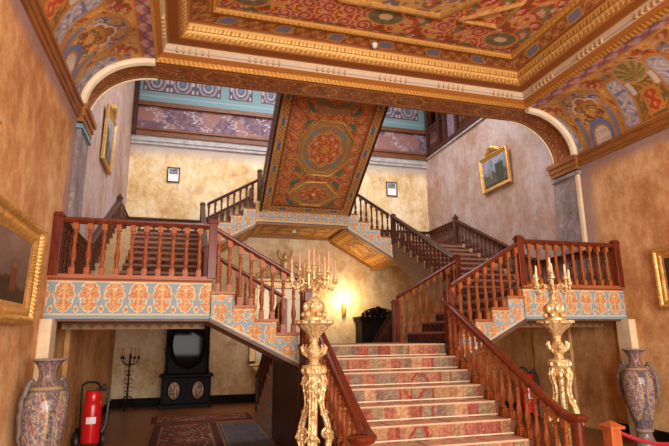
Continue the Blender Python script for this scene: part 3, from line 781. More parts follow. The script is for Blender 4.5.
# --- top landing
XD = XI-.04-4*RUN3
td = thing('top_landing', 'top middle landing with a thin painted front and gold panelled underside', 'landing', (0, 12.5, HD))
build('slab', MB().box(-XD, XD, YC+.006, YR-.002, 4.19, HD), 'stone', td)
U, V = grid(-XD, XD, 4.17, 4.62, .015); cc = scrollwork_col(U, V); put(cc, V < 4.2, (150, 168, 174)); put(cc, np.abs(V-4.205) < .012, (232, 208, 160))
put(cc, V > 4.43, (190, 140, 76))
paint('painted_front', np.stack([U, np.full_like(U, YC), V], -1), cc, 'painted', td)
U, V = grid(-XD, XD, YC, YR-.01, .02); paint('gold_soffit', np.stack([U, V, np.full_like(U, 4.18)], -1), soff_col(U, V, -XD, XD), 'painted', td, True)
for yy in (YC+.05, YR-.06): build('soffit_rib', MB().box(-1.07, 1.07, yy-.05, yy+.05, 4.12, 4.18), 'ochrewood', td)
build('carpet', MB().box(-.9, .9, YC+.1, YR-.3, HD, HD+.012), 'rope', td)
# --- top flight coming forward over the hall, with its painted soffit
X4A, X4B, SL4 = -.98, 1.13, .62
tf = thing('top_staircase', 'top flight coming forward overhead with an octagon painted red and gold underside', 'staircase', (0.08, 10, HD))
YT = 8.25; LN = (YC-YT)*math.hypot(1, SL4)
def p4(u, v, o=0.0):          # u across from centre, v along slope, o outwards (down)
    k = 1/math.hypot(1, SL4)
    return ((X4A+X4B)/2+u, YC-v*k-o*SL4*k, 4.44+v*SL4*k-o*k)
U, V = grid(-(X4B-X4A)/2, (X4B-X4A)/2, 0, LN, .0135)
hw = (X4B-X4A)/2
cc = arab(U, V, 24, (196, 92, 48), (178, 78, 42), (150, 110, 62), (204, 122, 64), (194, 106, 56), .22)
a = np.minimum(hw-np.abs(U), V)
q = np.where(V < .2, U, V); put(cc, a < .2, (196, 146, 82), .2)
put(cc, (a < .18) & (a > .03) & (np.sin(q*60)*np.sin(a*70) > .2), (150, 88, 46)); qq = (q+.06) % .62
put(cc, (a < .15) & (a > .05) & (qq < .2), (222, 176, 100), .3); put(cc, (a < .14) & (a > .06) & (qq < .19) & (qq > .01), (92, 104, 130))
put(cc, np.abs(a-.205) < .018, (126, 52, 28)); put(cc, np.abs(a-.245) < .01, (112, 110, 60))
def poly8(cx, cy, w_, h, ch, o=0.0):
    x = np.abs(U-cx); y = np.abs(V-cy)
    return (x < w_-o) & (y < h-o) & (x/ch[0]+y/ch[1] < w_/ch[0]+h/ch[1]-1-o*1.1*(1/ch[0]+1/ch[1])*.75)
for cy, w_, h, ch in ((1.93, .57, .72, (.33, .42)), (.63, .60, .36, (.36, .36)), (3.45, .57, .62, (.33, .4))):
    m = poly8(.04, cy, w_, h, ch)
    x, y = U-.04, V-cy; r = np.hypot(x/w_, y/h); th = np.arctan2(y/h, x/w_)
    put(cc, m, (166, 124, 80)); mm = poly8(.04, cy, w_, h, ch, .1); put(cc, mm, (188, 80, 44))
    put(cc, mm & (np.sin(8*th+6*np.sin(r*9))*np.cos(r*22) > .3), (206, 148, 72), .3); put(cc, mm & (np.cos(8*th)*.1+.62 < r) & (r < .86), (146, 116, 82))
    put(cc, mm & (np.abs(r-.62-.05*np.cos(8*th)) < .025), (206, 140, 80), .2); put(cc, mm & (np.abs(r-.86) < .025), (206, 150, 80), .3)
    pet = mm & (np.hypot(r-.42, ((th/(PI/4)) % 1-.5)*.42) < .085); put(cc, pet, (200, 150, 116))
    pet = mm & (np.hypot(r-.76, ((th/(PI/2)) % 1-.5)*.9) < .1); put(cc, pet, (108, 130, 140))
    put(cc, mm & (r < .13), (212, 150, 70), .4)
    # green corner leaves round the frame
    big = poly8(.04, cy, w_+.14, h+.14, (ch[0]+.02, ch[1]+.02)) & ~poly8(.04, cy, w_+.06, h+.06, ch)
    put(cc, big & (np.abs(np.abs(x)-w_*.78) < .1) & (np.abs(np.abs(y)-h*.8) < .13), (84, 108, 84))
k = 1/math.hypot(1, SL4)
P = np.stack([(X4A+X4B)/2+U, YC-V*k, 4.44+V*SL4*k], -1)
paint('painted_soffit', P, cc, 'painted', tf, True)
for cy, w_, h, ch in ((1.93, .57, .72, (.33, .42)), (.63, .60, .36, (.36, .36))):
    pts = [(w_-ch[0], h), (w_, h-ch[1]), (w_, -h+ch[1]), (w_-ch[0], -h), (-w_+ch[0], -h), (-w_, -h+ch[1]), (-w_, h-ch[1]), (-w_+ch[0], h)]
    mb = MB()
    mb.tube([p4(.04+x, cy+y, .005) for x, y in pts], .03, 8, True); mb.tube([p4(.04+x*.9, cy+y*.9, .0) for x, y in pts], .013, 6, True)
    build('octagon_frame' if h > .5 else 'hexagon_frame', mb, 'gold_dull', tf, True)
mb = MB(); mb.ball(p4(.04, .63, .03), .06); build('boss', mb, 'gold_dull', tf, True)
# body: slab + dark side strings
mb = MB().prism([(YC, 4.45), (YT, 4.45+(YC-YT)*SL4), (YT, 4.45+(YC-YT)*SL4+.3), (YC, 4.75)], 'x', X4A, X4B); build('slab', mb, 'stone', tf)
for x in (X4A, X4B):
    a, b = (x-.05, x) if x < 0 else (x, x+.05)
    build('side_string', MB().prism([(YC, 4.42), (YT, 4.42+(YC-YT)*SL4), (YT, 4.42+(YC-YT)*SL4+.58), (YC, 5.0)], 'x', a, b), 'darkwood', tf)
    mb = MB()
    for i in range(26):
        y = YC-.1-i*.13; z = 4.55+(YC-y)*SL4; xx = x-.052 if x < 0 else x+.052
        mb.ball((xx, y, z+.16), .05, 8, 6, (.35, 1, 1.5))
    build('carved_ornament', mb, 'brown_face', tf, True)
struct('upper_floor', MB().box(-2.2, 2.2, YBF+.01, YT+.05, 6.25, 6.7), 'ceil_pale', 'upper floor edge behind the beam', 'floor')

# ------------------------------------------------------------------ balustrades
def lathe_mesh(prof, seg=10):
    mb = MB(); mb.lathe(prof, (0, 0, 0), seg); return mb
def baluster_mesh():
    mb = MB(); h = .62
    mb.box(-.03, .03, -.03, .03, 0, .085); mb.box(-.03, .03, -.03, .03, h-.085, h)
    mb.lathe([(.022, .085), (.03, .095), (.03, .105), (.018, .115), (.02, .14), (.03, .18), (.033, .215), (.028, .26), (.02, .31), (.017, .36), (.018, .37), (.028, .376), (.028, .388), (.017, .395),
              (.02, .42), (.026, .445), (.022, .47), (.015, .485), (.026, .495), (.026, .505), (.018, .515), (.02, h-.085)], (0, 0, 0), 10)
    me = bpy.data.meshes.new('baluster'); me.from_pydata(mb.v, [], mb.f); me.update()
    bm = bmesh.new(); bm.from_mesh(me); bmesh.ops.recalc_face_normals(bm, faces=bm.faces); bm.to_mesh(me); bm.free()
    me.polygons.foreach_set('use_smooth', [True]*len(me.polygons))
    try: me.set_sharp_from_angle(angle=math.radians(35))
    except Exception: pass
    me.materials.append(M['baluster']); return me
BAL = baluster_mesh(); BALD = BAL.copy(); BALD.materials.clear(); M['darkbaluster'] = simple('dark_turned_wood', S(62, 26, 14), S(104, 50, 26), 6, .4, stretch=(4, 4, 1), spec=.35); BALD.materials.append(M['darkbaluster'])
RAILP = [(-.032, -.07), (-.04, -.05), (-.05, -.04), (-.052, -.018), (-.03, 0), (.03, 0), (.052, -.018), (.05, -.04), (.04, -.05), (.032, -.07)]
def newel(parent, x, y, z, h, wdt=.105, pointed=False, mat='wood'):
    mb = MB(); a = wdt/2
    mb.box(x-a, x+a, y-a, y+a, z, z+h-.05); nw = build('newel', mb, mat, parent, bevel=.006); mb = MB(); mb.box(x-a-.012, x+a+.012, y-a-.012, y+a+.012, z+h-.055, z+h-.03)
    if pointed: mb.add([(x-a, y-a, z+h-.03), (x+a, y-a, z+h-.03), (x+a, y+a, z+h-.03), (x-a, y+a, z+h-.03), (x, y, z+h+.07)], [(0, 1, 4), (1, 2, 4), (2, 3, 4), (3, 0, 4), (0, 3, 2, 1)])
    else: mb.box(x-a+.008, x+a-.008, y-a+.008, y+a-.008, z+h-.03, z+h)
    build('newel_cap', mb, mat, nw, bevel=.005); return nw
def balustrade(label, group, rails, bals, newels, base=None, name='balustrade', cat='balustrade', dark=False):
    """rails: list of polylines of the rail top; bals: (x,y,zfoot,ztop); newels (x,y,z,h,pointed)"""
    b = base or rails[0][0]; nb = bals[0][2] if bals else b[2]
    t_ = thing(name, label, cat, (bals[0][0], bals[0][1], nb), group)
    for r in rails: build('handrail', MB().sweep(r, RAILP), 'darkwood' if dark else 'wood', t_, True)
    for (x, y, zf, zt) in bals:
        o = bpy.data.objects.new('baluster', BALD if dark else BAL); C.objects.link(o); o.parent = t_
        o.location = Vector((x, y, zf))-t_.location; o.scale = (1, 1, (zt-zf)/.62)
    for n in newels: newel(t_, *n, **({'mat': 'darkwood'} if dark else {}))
    return t_
HR = .70                                             # rail top over the nosing line / landing
def lin_pts(a, b, step, m0=.14, m1=.14):
    a, b = np.array(a, float), np.array(b, float); L = np.hypot(*(b-a)[:2]); n = max(1, int(round((L-m0-m1)/step)))
    return [a+(b-a)*((m0+(L-m0-m1)*i/n)/L) for i in range(n+1)]
for s, nm in ((-1, 'left'), (1, 'right')):
    y = YA+.005
    # landing front
    a, b = (s*XI, y, HB+HR), (s*4.09, y, HB+HR)
    balustrade('red mahogany balustrade across the front of the %s landing' % nm, None, [[a, b]],
               [(p[0], p[1], HB+.01, HB+HR-.06) for p in lin_pts(a, b, .165, .16, .2)], [(s*XI, y, HB-.01, .765), (s*4.082, y, HB-.01, .765)])
    # flight 1 front and back
    slope = DZ1/RUN1
    for yy, which in ((y, 'front'), (YA2-.05, 'rear')):
        xa = 1.03 if which == 'front' else 1.0
        zr = lambda x: HB+HR-.02-(XI-x)*slope*.93
        rail = [(s*(xa+.04), yy, zr(xa+.04)), (s*(XI-.05), yy, zr(XI-.05))]
        bl = []
        for k in range(4):
            for q in (.06, .2):
                x = XA+k*RUN1+q; bl.append((s*x, yy, HA+(k+1)*DZ1+.004, zr(x)-.06))
        bl.insert(0, (s*(XA-.07), yy, HA+.004, zr(XA-.07)-.06))
        nw = [(s*xa, yy, HA, .755)]
        if which == 'rear': nw.append((s*XI, yy, HB, .76))
        balustrade('mahogany balustrade along the %s side of the flight up to the %s landing' % (which, nm), None, [rail], bl, nw)
    # flight 2 inner rail up to the corner newel
    x = s*(XI+.04); sl2 = DZ2/RUN2
    zr = lambda yv: HB+HR+.02+(yv-YA2)*sl2
    rail = [(x, YA2, zr(YA2)), (x, YC-.02, zr(YC-.02))]
    bl = [(x, YA2+k*RUN2+q, HB+(k+1)*DZ2, zr(YA2+k*RUN2+q)-.06) for k in range(9) for q in (.07, .235)]
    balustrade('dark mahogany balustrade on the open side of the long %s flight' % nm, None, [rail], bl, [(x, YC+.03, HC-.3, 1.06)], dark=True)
    # wall side rail : side landing, flight 2, corner landing, rear wall, flight 3
    xw = s*(XW-.062)
    r1 = [(xw, YA+.1, HB+HR), (xw, YA2, HB+HR)]
    b1 = [(p[0], p[1], HB, HB+HR-.06) for p in lin_pts(r1[0], r1[1], .2)]
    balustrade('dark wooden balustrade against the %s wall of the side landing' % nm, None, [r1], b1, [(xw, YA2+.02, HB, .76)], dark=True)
    r2 = [(xw, YA2, zr(YA2)), (xw, YC, zr(YC))]
    b2 = [(xw, YA2+k*RUN2+q, HB+(k+1)*DZ2, zr(YA2+k*RUN2+q)-.06) for k in range(9) for q in (.07, .235)]
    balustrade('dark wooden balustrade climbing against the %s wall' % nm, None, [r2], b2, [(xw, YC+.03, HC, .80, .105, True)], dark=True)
    r3 = [(xw, YC, HC+HR), (xw, YR-.1, HC+HR)]; r3b = [(xw, YR-.08, HC+HR), (s*XI, YR-.08, HC+HR)]
    b3 = [(p[0], p[1], HC, HC+HR-.06) for p in lin_pts(r3[0], r3[1], .15)]+[(p[0], p[1], HC, HC+HR-.06) for p in lin_pts(r3b[0], r3b[1], .16)]
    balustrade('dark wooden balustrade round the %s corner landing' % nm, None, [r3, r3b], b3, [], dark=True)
    # flight 3 front and wall rails
    sl3 = DZ3/RUN3
    zq = lambda xv: HC+HR+.06+(XI-.05-xv)*sl3*.93
    for yy, which in ((YC+.05, 'front'), (YR-.08, 'wall')):
        rail = [(s*(XI-.06), yy, zq(XI-.06)), (s*1.10, yy, zq(1.10))]
        bl = [(s*(XU-k*RUN3-q), yy, HC+(k+1)*DZ3, zq(XU-k*RUN3-q)-.06) for k in range(4) for q in (.06, .2)]
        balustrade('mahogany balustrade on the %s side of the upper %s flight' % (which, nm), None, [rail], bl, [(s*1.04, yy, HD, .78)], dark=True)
    # main flight rail with a volute at the foot
    xr = XL if s < 0 else XRR; slm = RM/RUNM
    zm = lambda yv: HA+.61-(YA-yv)*slm*1.0
    ye = 4.25 if s < 0 else 4.33
    rail = [(xr, YA+.05, zm(YA+.05)-.0), (xr, ye+.34, zm(ye+.34)), (xr, ye+.16, zm(ye+.16)+.012), (xr, ye+.06, zm(ye+.11))]
    vr = .085 if s < 0 else .06
    cx, cy = xr+s*vr, ye; zz = zm(ye+.11)-.004
    for i in range(1, 15):
        an = i/14*2.1*PI; r = vr*(1-.55*i/14)
        rail.append((cx-s*r*cos(an), cy-r*sin(an)+.0, zz-.002*i))
    bl = [(xr, yn[k]+q, HA-k*RM, zm(yn[k]+q)-.06) for k in range(8, 0, -1) for q in (.07, .214)]
    t_ = balustrade('glossy mahogany balustrade with a scrolled end on the %s side of the carpeted flight' % nm, None, [rail], bl, [])
    mb = MB().lathe([(.07, 0), (.07, .12), (.05, .14), (.04, .2), (.055, .3), (.04, .45), (.05, .55), (.045, zz-.06)], (cx, cy, 0), 14); build('newel', mb, 'wood', t_, True)
    if s < 0: newel(t_, XL, YA+.06, HA, .74)
# rear flight rails
for s, nm in ((-1, 'left'), (1, 'right')):
    x = s*1.06; zr = lambda yv: HA+.69-(yv-YA2)*RM/RUNM
    rail = [(x, YA2, zr(YA2)), (x, 10.98, zr(10.98))]
    bl = [(x, YA2+(k-1)*RUNM+q, HA-k*RM, zr(YA2+(k-1)*RUNM+q)-.06) for k in range(1, 9) for q in (.06, .2)]
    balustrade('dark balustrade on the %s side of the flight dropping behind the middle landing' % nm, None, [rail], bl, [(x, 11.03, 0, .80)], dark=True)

# ---- upper gallery on the right wall
gal = thing('upper_gallery', 'dark wooden gallery with a baluster screen high on the right rear wall', 'gallery', (XW, 11.5, 6.7)); gal['kind'] = 'structure'
build('ledge', MB().box(XW-.05, XW+.3, 9.6, YR-.16, 6.66, 6.70), simple('grey_ledge', S(150, 148, 152), S(184, 180, 180), 7, .7), gal)
build('sill_beam', MB().box(XW-.04, XW+.25, 9.6, YR-.16, 6.70, 6.86), 'darkwood', gal)
build('rail', MB().box(XW-.02, XW+.08, 9.6, 12.1, 7.62, 7.70).box(XW-.02, XW+.08, 12.25, YR-.16, 7.55, 7.62), 'darkwood', gal)
for yy in (9.66, 11.4, 12.05, 12.4, YR-.25): build('post', MB().box(XW-.05, XW+.1, yy-.07, yy+.07, 6.86, 8.5), 'darkwood', gal)
build('dado_panel', MB().box(XW+.04, XW+.06, 11.48, 11.98, 6.86, 8.5), simple('mauve_panel', S(96, 74, 88), S(150, 128, 142), 9, .7), gal)
build('light_block_lid', MB().box(XW+.25, XW+2, 9.4, YR+.25, 8.5, 8.6), 'darkwood', gal)  # lid added over the gallery to keep the skylight's daylight out
for (ya, yb, n, h) in ((9.73, 11.33, 15, .76), (12.47, YR-.32, 6, .69)):
    for i in range(n):
        o = bpy.data.objects.new('baluster', BALD); C.objects.link(o); o.parent = gal; o.location = Vector((XW+.03, ya+(yb-ya)*(i+.5)/n, 6.86))-gal.location; o.scale = (1.1, 1.1, h/.62)
build('room_lining', MB().box(XW+1.9, XW+2.0, 9.4, YR+.25, 6.66, 9.2).box(XW+.25, XW+2, 9.4, 9.6, 6.66, 9.2).box(XW+.25, XW+2, YR, YR+.25, 6.66, 9.2).box(XW+.25, XW+2, 9.4, YR, 6.56, 6.66), 'darkwood', gal)

# ------------------------------------------------------------------ rugs
def rug(name, x0, x1, y0_, y1_, colour, label, z=.012):
    U, V = grid(x0, x1, y0_, y1_, .025)
    o = paint(name, np.stack([U, V, np.full_like(U, z)], -1), colour(U, V, np.minimum(np.minimum(U-x0, x1-U), np.minimum(V-y0_, y1_-V))), 'carpet')
    s_ = o.modifiers.new('thick', 'SOLIDIFY'); s_.thickness = .01; s_.offset = -1
    return tag(o, label, 'rug')
def red_rug(U, V, e):
    c = arab(U, V, 9, (128, 50, 44), (140, 60, 52), (90, 60, 62), (150, 90, 74), (110, 44, 40), .12); put(c, e < .12, (96, 46, 44)); put(c, np.abs(e-.12) < .015, (170, 120, 96)); return c
def grey_rug(U, V, e):
    c = canvas(U, (110, 104, 108)); c[..., :3] += ((vnoise(U*12, V*12)-.5)*24)[..., None]; put(c, (U % .62) < .015, (140, 134, 136)); return c
rug('rug', -3.0, -1.93, 6.0, 10.42, red_rug, 'red patterned rug running towards the dark mirrored cabinet')
rug('rug', -1.88, -1.2, 6.0, 10.2, grey_rug, 'grey blue rug beside the dark flank of the stairs')
rug('rug', -3.1, -1.2, 10.62, 11.5, red_rug, 'dark red rug lying crosswise before the dark mirrored cabinet')

# ------------------------------------------------------------------ gilded torcheres
def torchere(x, y, label, wax, side):
    t_ = thing('candelabrum', label, 'candelabrum', (x, y, 0), 'gilded standing candelabra beside the stairs')
    g = 'gold'
    mb = MB()                                          # stepped triangular plinth
    for r, z0, z1 in ((.21, 0, .06), (.20, .06, .10), (.17, .10, .16)): mb.lathe([(r, z0), (r*1.02, (z0+z1)/2), (r*.96, z1)], (x, y, 0), 24)
    build('plinth', mb, g, t_, True)
    mb = MB(); mb.lathe([(.10, .16), (.06, .22), (.035, .4), (.03, .7), (.036, 1.0), (.06, 1.16), (.05, 1.2)], (x, y, 0), 14); build('shaft', mb, g, t_, True)
    for k in range(3):                                 # scroll legs with acanthus
        an = -PI/2+side*.35+k*2*PI/3; dx, dy = cos(an), sin(an); mb = MB(); px, py = -dy, dx
        P_ = [(.07, 1.2), (.095, 1.15), (.09, 1.08), (.068, 1.0), (.065, .93), (.08, .86), (.11, .80), (.135, .72), (.145, .62), (.125, .5), (.10, .4), (.11, .3), (.14, .22), (.17, .17)]
        mb.tube([(x+dx*r, y+dy*r, z) for r, z in P_], [.02, .026, .024, .018, .017, .019, .022, .026, .028, .026, .024, .026, .03, .024], 10)
        for off in (-.028, .028): mb.tube([(x+dx*(r+.016)+px*off, y+dy*(r+.016)+py*off, z) for r, z in P_], .011, 6)
        for cr, cz, rr, tn in ((.12, .66, .055, 1.6), (.10, .84, .035, 1.4), (.09, 1.12, .04, 1.5), (.16, .26, .05, 1.4)):   # volutes
            mb.tube([(x+dx*(cr+rr*(1-.05*i)*cos(i*.5)), y+dy*(cr+rr*(1-.05*i)*cos(i*.5)), cz+rr*(1-.05*i)*sin(i*.5)) for i in range(int(tn*13))], .014, 6)
        mb.ball((x+dx*.17, y+dy*.17, .66), .03, 10, 7, (1, 1, 1.2))
        for sg in (-1, 1):
            mb.tube([(x+dx*(.1+.0*i)+px*sg*(.035+.03*cos(i*.55))*(1-.04*i), y+dy*.1+py*sg*(.035+.03*cos(i*.55))*(1-.04*i), 1.1+.035*sin(i*.55)) for i in range(14)], .010, 6)
            mb.tube([(x+dx*.16+px*sg*(.03+.035*cos(i*.55))*(1-.04*i), y+dy*.16+py*sg*(.03+.035*cos(i*.55))*(1-.04*i), .62+.045*sin(i*.55)) for i in range(14)], .011, 6)
        build('leg', mb, g, t_, True)
        mb = MB()                                       # leafy masks between the legs
        an2 = an+PI/3; ex, ey = cos(an2), sin(an2)
        for zz_, rr_ in ((1.12, .034), (1.04, .026), (.96, .018)): mb.ball((x+ex*.055, y+ey*.055, zz_), rr_, 8, 6, (1, 1, 1.7))
        build('leaf_ornament', mb, g, t_, True)
    mb = MB(); mb.lathe([(.05, 1.18), (.1, 1.19), (.115, 1.21), (.1, 1.235), (.12, 1.25), (.11, 1.275), (.06, 1.285), (.045, 1.31), (.05, 1.33)], (x, y, 0), 18)
    for k in range(8): a = k*PI/4; mb.ball((x+.105*cos(a), y+.105*sin(a), 1.23), .022, 8, 6, (1, 1, 1.6))
    build('capital', mb, g, t_, True)
    mb = MB(); mb.lathe([(.04, 1.32), (.07, 1.35), (.085, 1.39), (.07, 1.43), (.045, 1.46), (.035, 1.49), (.05, 1.5), (.04, 1.53)], (x, y, 0), 16)
    for k in range(6):
        a = k*PI/3; mb.tube([(x+.05*cos(a), y+.05*sin(a), 1.35), (x+.10*cos(a), y+.10*sin(a), 1.39), (x+.12*cos(a), y+.12*sin(a), 1.44), (x+.10*cos(a), y+.10*sin(a), 1.47)], [.012, .02, .016, .006], 6)
    build('leafy_knop', mb, g, t_, True)
    # gadrooned dish
    seg = 32; prof = [(.045, 1.52), (.06, 1.55), (.095, 1.59), (.14, 1.63), (.165, 1.655), (.185, 1.665), (.19, 1.685), (.18, 1.695), (.12, 1.685), (.05, 1.685)]
    mb = MB(); vs = []
    for i, (r, z) in enumerate(prof):
        for k in range(seg):
            a = 2*PI*k/seg; rr = r*(1+(.05 if 2 <= i <= 7 else 0)*cos(16*a)); vs.append((x+rr*cos(a), y+rr*sin(a), z))
    mb.add(vs, [(i*seg+k, i*seg+(k+1) % seg, (i+1)*seg+(k+1) % seg, (i+1)*seg+k) for i in range(len(prof)-1) for k in range(seg)]+[tuple((len(prof)-1)*seg+k for k in range(seg))])
    build('dish', mb, g, t_, True)
    mb = MB(); mb.lathe([(.11, 1.685), (.11, 1.72), (.075, 1.74), (.06, 1.76), (.085, 1.79), (.095, 1.83), (.085, 1.87), (.05, 1.90), (.035, 1.92), (.03, 1.95), (.045, 1.97), (.025, 1.99), (.02, 2.06), (.04, 2.08), (.02, 2.10), (.018, 2.2)], (x, y, 0), 16)
    for k in range(6):
        a = k*PI/3+.2; mb.ball((x+.085*cos(a), y+.085*sin(a), 1.82), .032, 8, 6, (1, 1, 1.5)); mb.ball((x+.10*cos(a+.5), y+.10*sin(a+.5), 1.75), .03, 8, 6)
    build('urn', mb, g, t_, True)
    # arms and candles
    spots = [(0, .0, 2.28)]
    n = 8
    for k in range(n):
        a = k*2*PI/n+.2; R_ = .235 if k % 2 == 0 else .15; zc = 2.10 if k % 2 == 0 else 2.18
        mb = MB(); ca, sa = cos(a), sin(a)
        mb.tube([(x+r*ca, y+r*sa, z) for r, z in ((.015, 2.0), (.05, 2.05), (R_*.45, 2.05), (R_*.75, 2.0), (R_*.98, 2.02), (R_, zc-.02))], [.012, .012, .011, .011, .01, .01], 7)
        mb.tube([(x+(R_*.6+.035*cos(i*.55))*ca, y+(R_*.6+.035*cos(i*.55))*sa, 2.06+.035*sin(i*.55)) for i in range(10)], .007, 6)
        mb.lathe([(.006, zc-.03), (.03, zc-.005), (.034, zc), (.016, zc+.005), (.018, zc+.03), (.02, zc+.035)], (x+R_*ca, y+R_*sa, 0), 10)
        mb.ball((x+R_*.85*ca, y+R_*.85*sa, 2.0), .02)
        mb.ball((x+R_*ca, y+R_*sa, zc-.02), .03, 8, 6); am = build('arm', mb, g, t_, True)
        hC_ = (.14 if wax == 'pink_candle' else .09)
        build('candle', MB().lathe([(.012, zc+.03), (.011, zc+.03+hC_), (.003, zc+.045+hC_)], (x+R_*ca, y+R_*sa, 0), 8), wax, am, True)
    mb = MB(); mb.lathe([(.018, 2.18), (.034, 2.21), (.018, 2.23), (.02, 2.25)], (x, y, 0), 10); build('socket', mb, g, t_, True)
    build('candle', MB().lathe([(.012, 2.24), (.011, 2.38), (.003, 2.40)], (x, y, 0), 8), wax, t_, True)
torchere(-1.377, 4.896, 'gilded standing candelabrum with rose candles before the left rail of the carpeted flight', 'pink_candle', -1)
torchere(1.372, 4.896, 'gilded standing candelabrum before the painted front of the right landing', 'candle', 1)

# ------------------------------------------------------------------ vases
def vase(x, y, H, label, seed, wall, kr=.9):
    t_ = thing('vase', label, 'vase', (x, y, 0), 'tall painted floor vases by the side walls')
    k = H/1.33
    prof = [(.15, .0), (.155, .03), (.145, .08), (.12, .14), (.11, .19), (.135, .215), (.135, .235), (.115, .25), (.125, .30), (.165, .42), (.205, .58), (.23, .74), (.238, .86), (.228, .95), (.195, 1.03), (.14, 1.085), (.10, 1.12), (.088, 1.17), (.092, 1.22), (.115, 1.27), (.15, 1.305), (.18, 1.32), (.18, 1.335), (.165, 1.335), (.10, 1.27)]
    pr, s_ = resample([(r*k*kr, z*k) for r, z in prof], .012)
    th = np.linspace(0, 2*PI, 97); P = np.zeros((len(pr), 97, 3)); P[..., 0] = x+pr[:, 0:1]*np.cos(th); P[..., 1] = y+pr[:, 0:1]*np.sin(th); P[..., 2] = pr[:, 1:2]
    Z, T = np.meshgrid(pr[:, 1]/k, th, indexing='ij')
    c = canvas(Z, (104, 97, 99)); n = vnoise(T*11, Z*34, seed); n2 = vnoise(T*20, Z*62, seed+3)
    put(c, n2 > .66, (150, 128, 124)); put(c, n2 < .28, (70, 67, 74))
    body = (Z > .36) & (Z < 1.03); tm = (T+seed) % (PI/2)-PI/4
    win = body & (np.hypot(tm/.62, (Z-.72)/.34) < 1); put(c, win, (158, 134, 128)); put(c, win & (n > .62), (160, 104, 90)); put(c, win & (n < .36), (112, 108, 118)); put(c, win & (n2 > .66), (188, 166, 144)); put(c, win & (n2 < .25), (96, 84, 94))
    put(c, body & (np.abs(np.hypot(tm/.62, (Z-.72)/.34)-1) < .05), (190, 160, 110), .3)
    put(c, np.abs(Z-1.06) < .012, (180, 150, 110)); put(c, (np.abs(Z-.225) < .02), (150, 130, 110)); put(c, (Z > 1.08) & (Z < 1.3) & (np.sin(T*9+Z*20) > .6), (168, 120, 104)); put(c, Z > 1.318, (150, 136, 124))
    put(c, (Z < .2) & (np.sin(T*10)*np.sin(Z*60) > .3), (150, 112, 96)); put(c, (Z > .25) & (Z < .36) & (np.sin(T*14) > .3), (80, 84, 106))
    paint('body', P, c, 'glaze', t_, True)
    for s in (-1, 1):                                   # curled dragon handles at the shoulders
        mb = MB(); a = wall; ca, sa = cos(a)*s, sin(a)*s
        pts = [(.13, 1.10), (.16, 1.13), (.19, 1.12), (.21, 1.07), (.225, 1.02), (.25, .97), (.255, .92), (.245, .88), (.26, .83), (.25, .77), (.24, .7), (.245, .62), (.21, .54)]
        mb.tube([(x+r*k*ca, y+r*k*sa, z*k) for r, z in pts], [.014, .02, .022, .024, .02, .022, .024, .02, .022, .02, .018, .014, .008], 8)
        for r, z in ((.225, .95), (.225, .84), (.215, .72)):
            mb.tube([(x+(r+.05*cos(i*.6))*k*ca-sa*.02, y+(r+.05*cos(i*.6))*k*sa+ca*.02, (z+.045*sin(i*.6))*k) for i in range(9)], .01, 6)
        mb.ball((x+.17*k*ca, y+.17*k*sa, 1.13*k), .03); build('handle', mb, simple('grey_glaze', S(88, 82, 86), S(128, 116, 112), 14, .35), t_, True)
vase(-3.865, 5.93, 1.346, 'tall painted porcelain vase by the left wall in front of the red extinguisher', 1, math.radians(232), .87)
vase(3.72, 6.2, 1.325, 'tall painted porcelain vase by the right wall below the pale strip', 2, math.radians(-68))

# ------------------------------------------------------------------ fire extinguishers
def extinguisher(x, y, ang, label):
    t_ = thing('fire_extinguisher', label, 'fire extinguisher', (x, y, 0), 'wheeled red fire extinguishers')
    ca, sa = cos(ang), sin(ang); L = lambda a, b, z: (x+a*ca-b*sa, y+a*sa+b*ca, z)
    cyl = build('cylinder', MB().lathe([(.08, .10), (.12, .12), (.128, .15), (.128, .60), (.115, .67), (.08, .71), (.04, .73), (.04, .76)], (x, y, 0), 22), 'red', t_, True)
    build('guard', MB().lathe([(.10, .64), (.11, .70), (.105, .80), (.09, .82), (.08, .78)], (x, y, 0), 16), 'red', t_, True)
    mb = MB().box(x-.04, x+.04, y-.04, y+.04, .74, .82); mb.tube([L(-.05, -.05, .80), L(.08, -.08, .84), L(.14, -.06, .82)], .018, 8); build('valve', mb, 'black', t_)
    mb = MB().tube([L(.04, .03, .80), L(.14, -.02, .9), L(.2, -.06, .78), L(.19, -.08, .55), L(.17, -.1, .35), L(.12, -.11, .25)], .02, 8); build('hose', mb, 'black', t_, True)
    mb = MB()
    for s in (-1, 1): mb.tube([L(s*.12, .14, .1), L(s*.12, .17, .6), L(s*.12, .2, .88)], .014, 6)
    mb.tube([L(-.12, .2, .88), L(-.06, .23, .92), L(.06, .23, .92), L(.12, .2, .88)], .018, 6); build('trolley_frame', mb, 'black', t_, True)
    for s in (-1, 1):
        ax = [L(s*.15, .12, .13), L(s*.2, .12, .13)]
        build('wheel', MB().tube([Vector(ax[0])*(1-k)+Vector(ax[1])*k for k in (0, .15, .85, 1)], [.10, .13, .13, .10], 20), 'black', t_, True)
    # white instruction label wrapped on the front of the cylinder
    vs = []; n = 8
    for i in range(n+1):
        a = ang-PI/2-.75+1.0*i/n
        for z in (.38, .47): vs.append((x+.1315*cos(a), y+.1315*sin(a), z))
    build('instruction_label', MB().add(vs, [(2*i, 2*i+2, 2*i+3, 2*i+1) for i in range(n)]), 'paper', cyl, recalc=False)
extinguisher(-3.785, 8.42, .35, 'wheeled red fire extinguisher by the left wall behind the painted vase')
extinguisher(3.78, 8.85, -.2, 'red fire extinguisher seen through the balusters of the right rail')

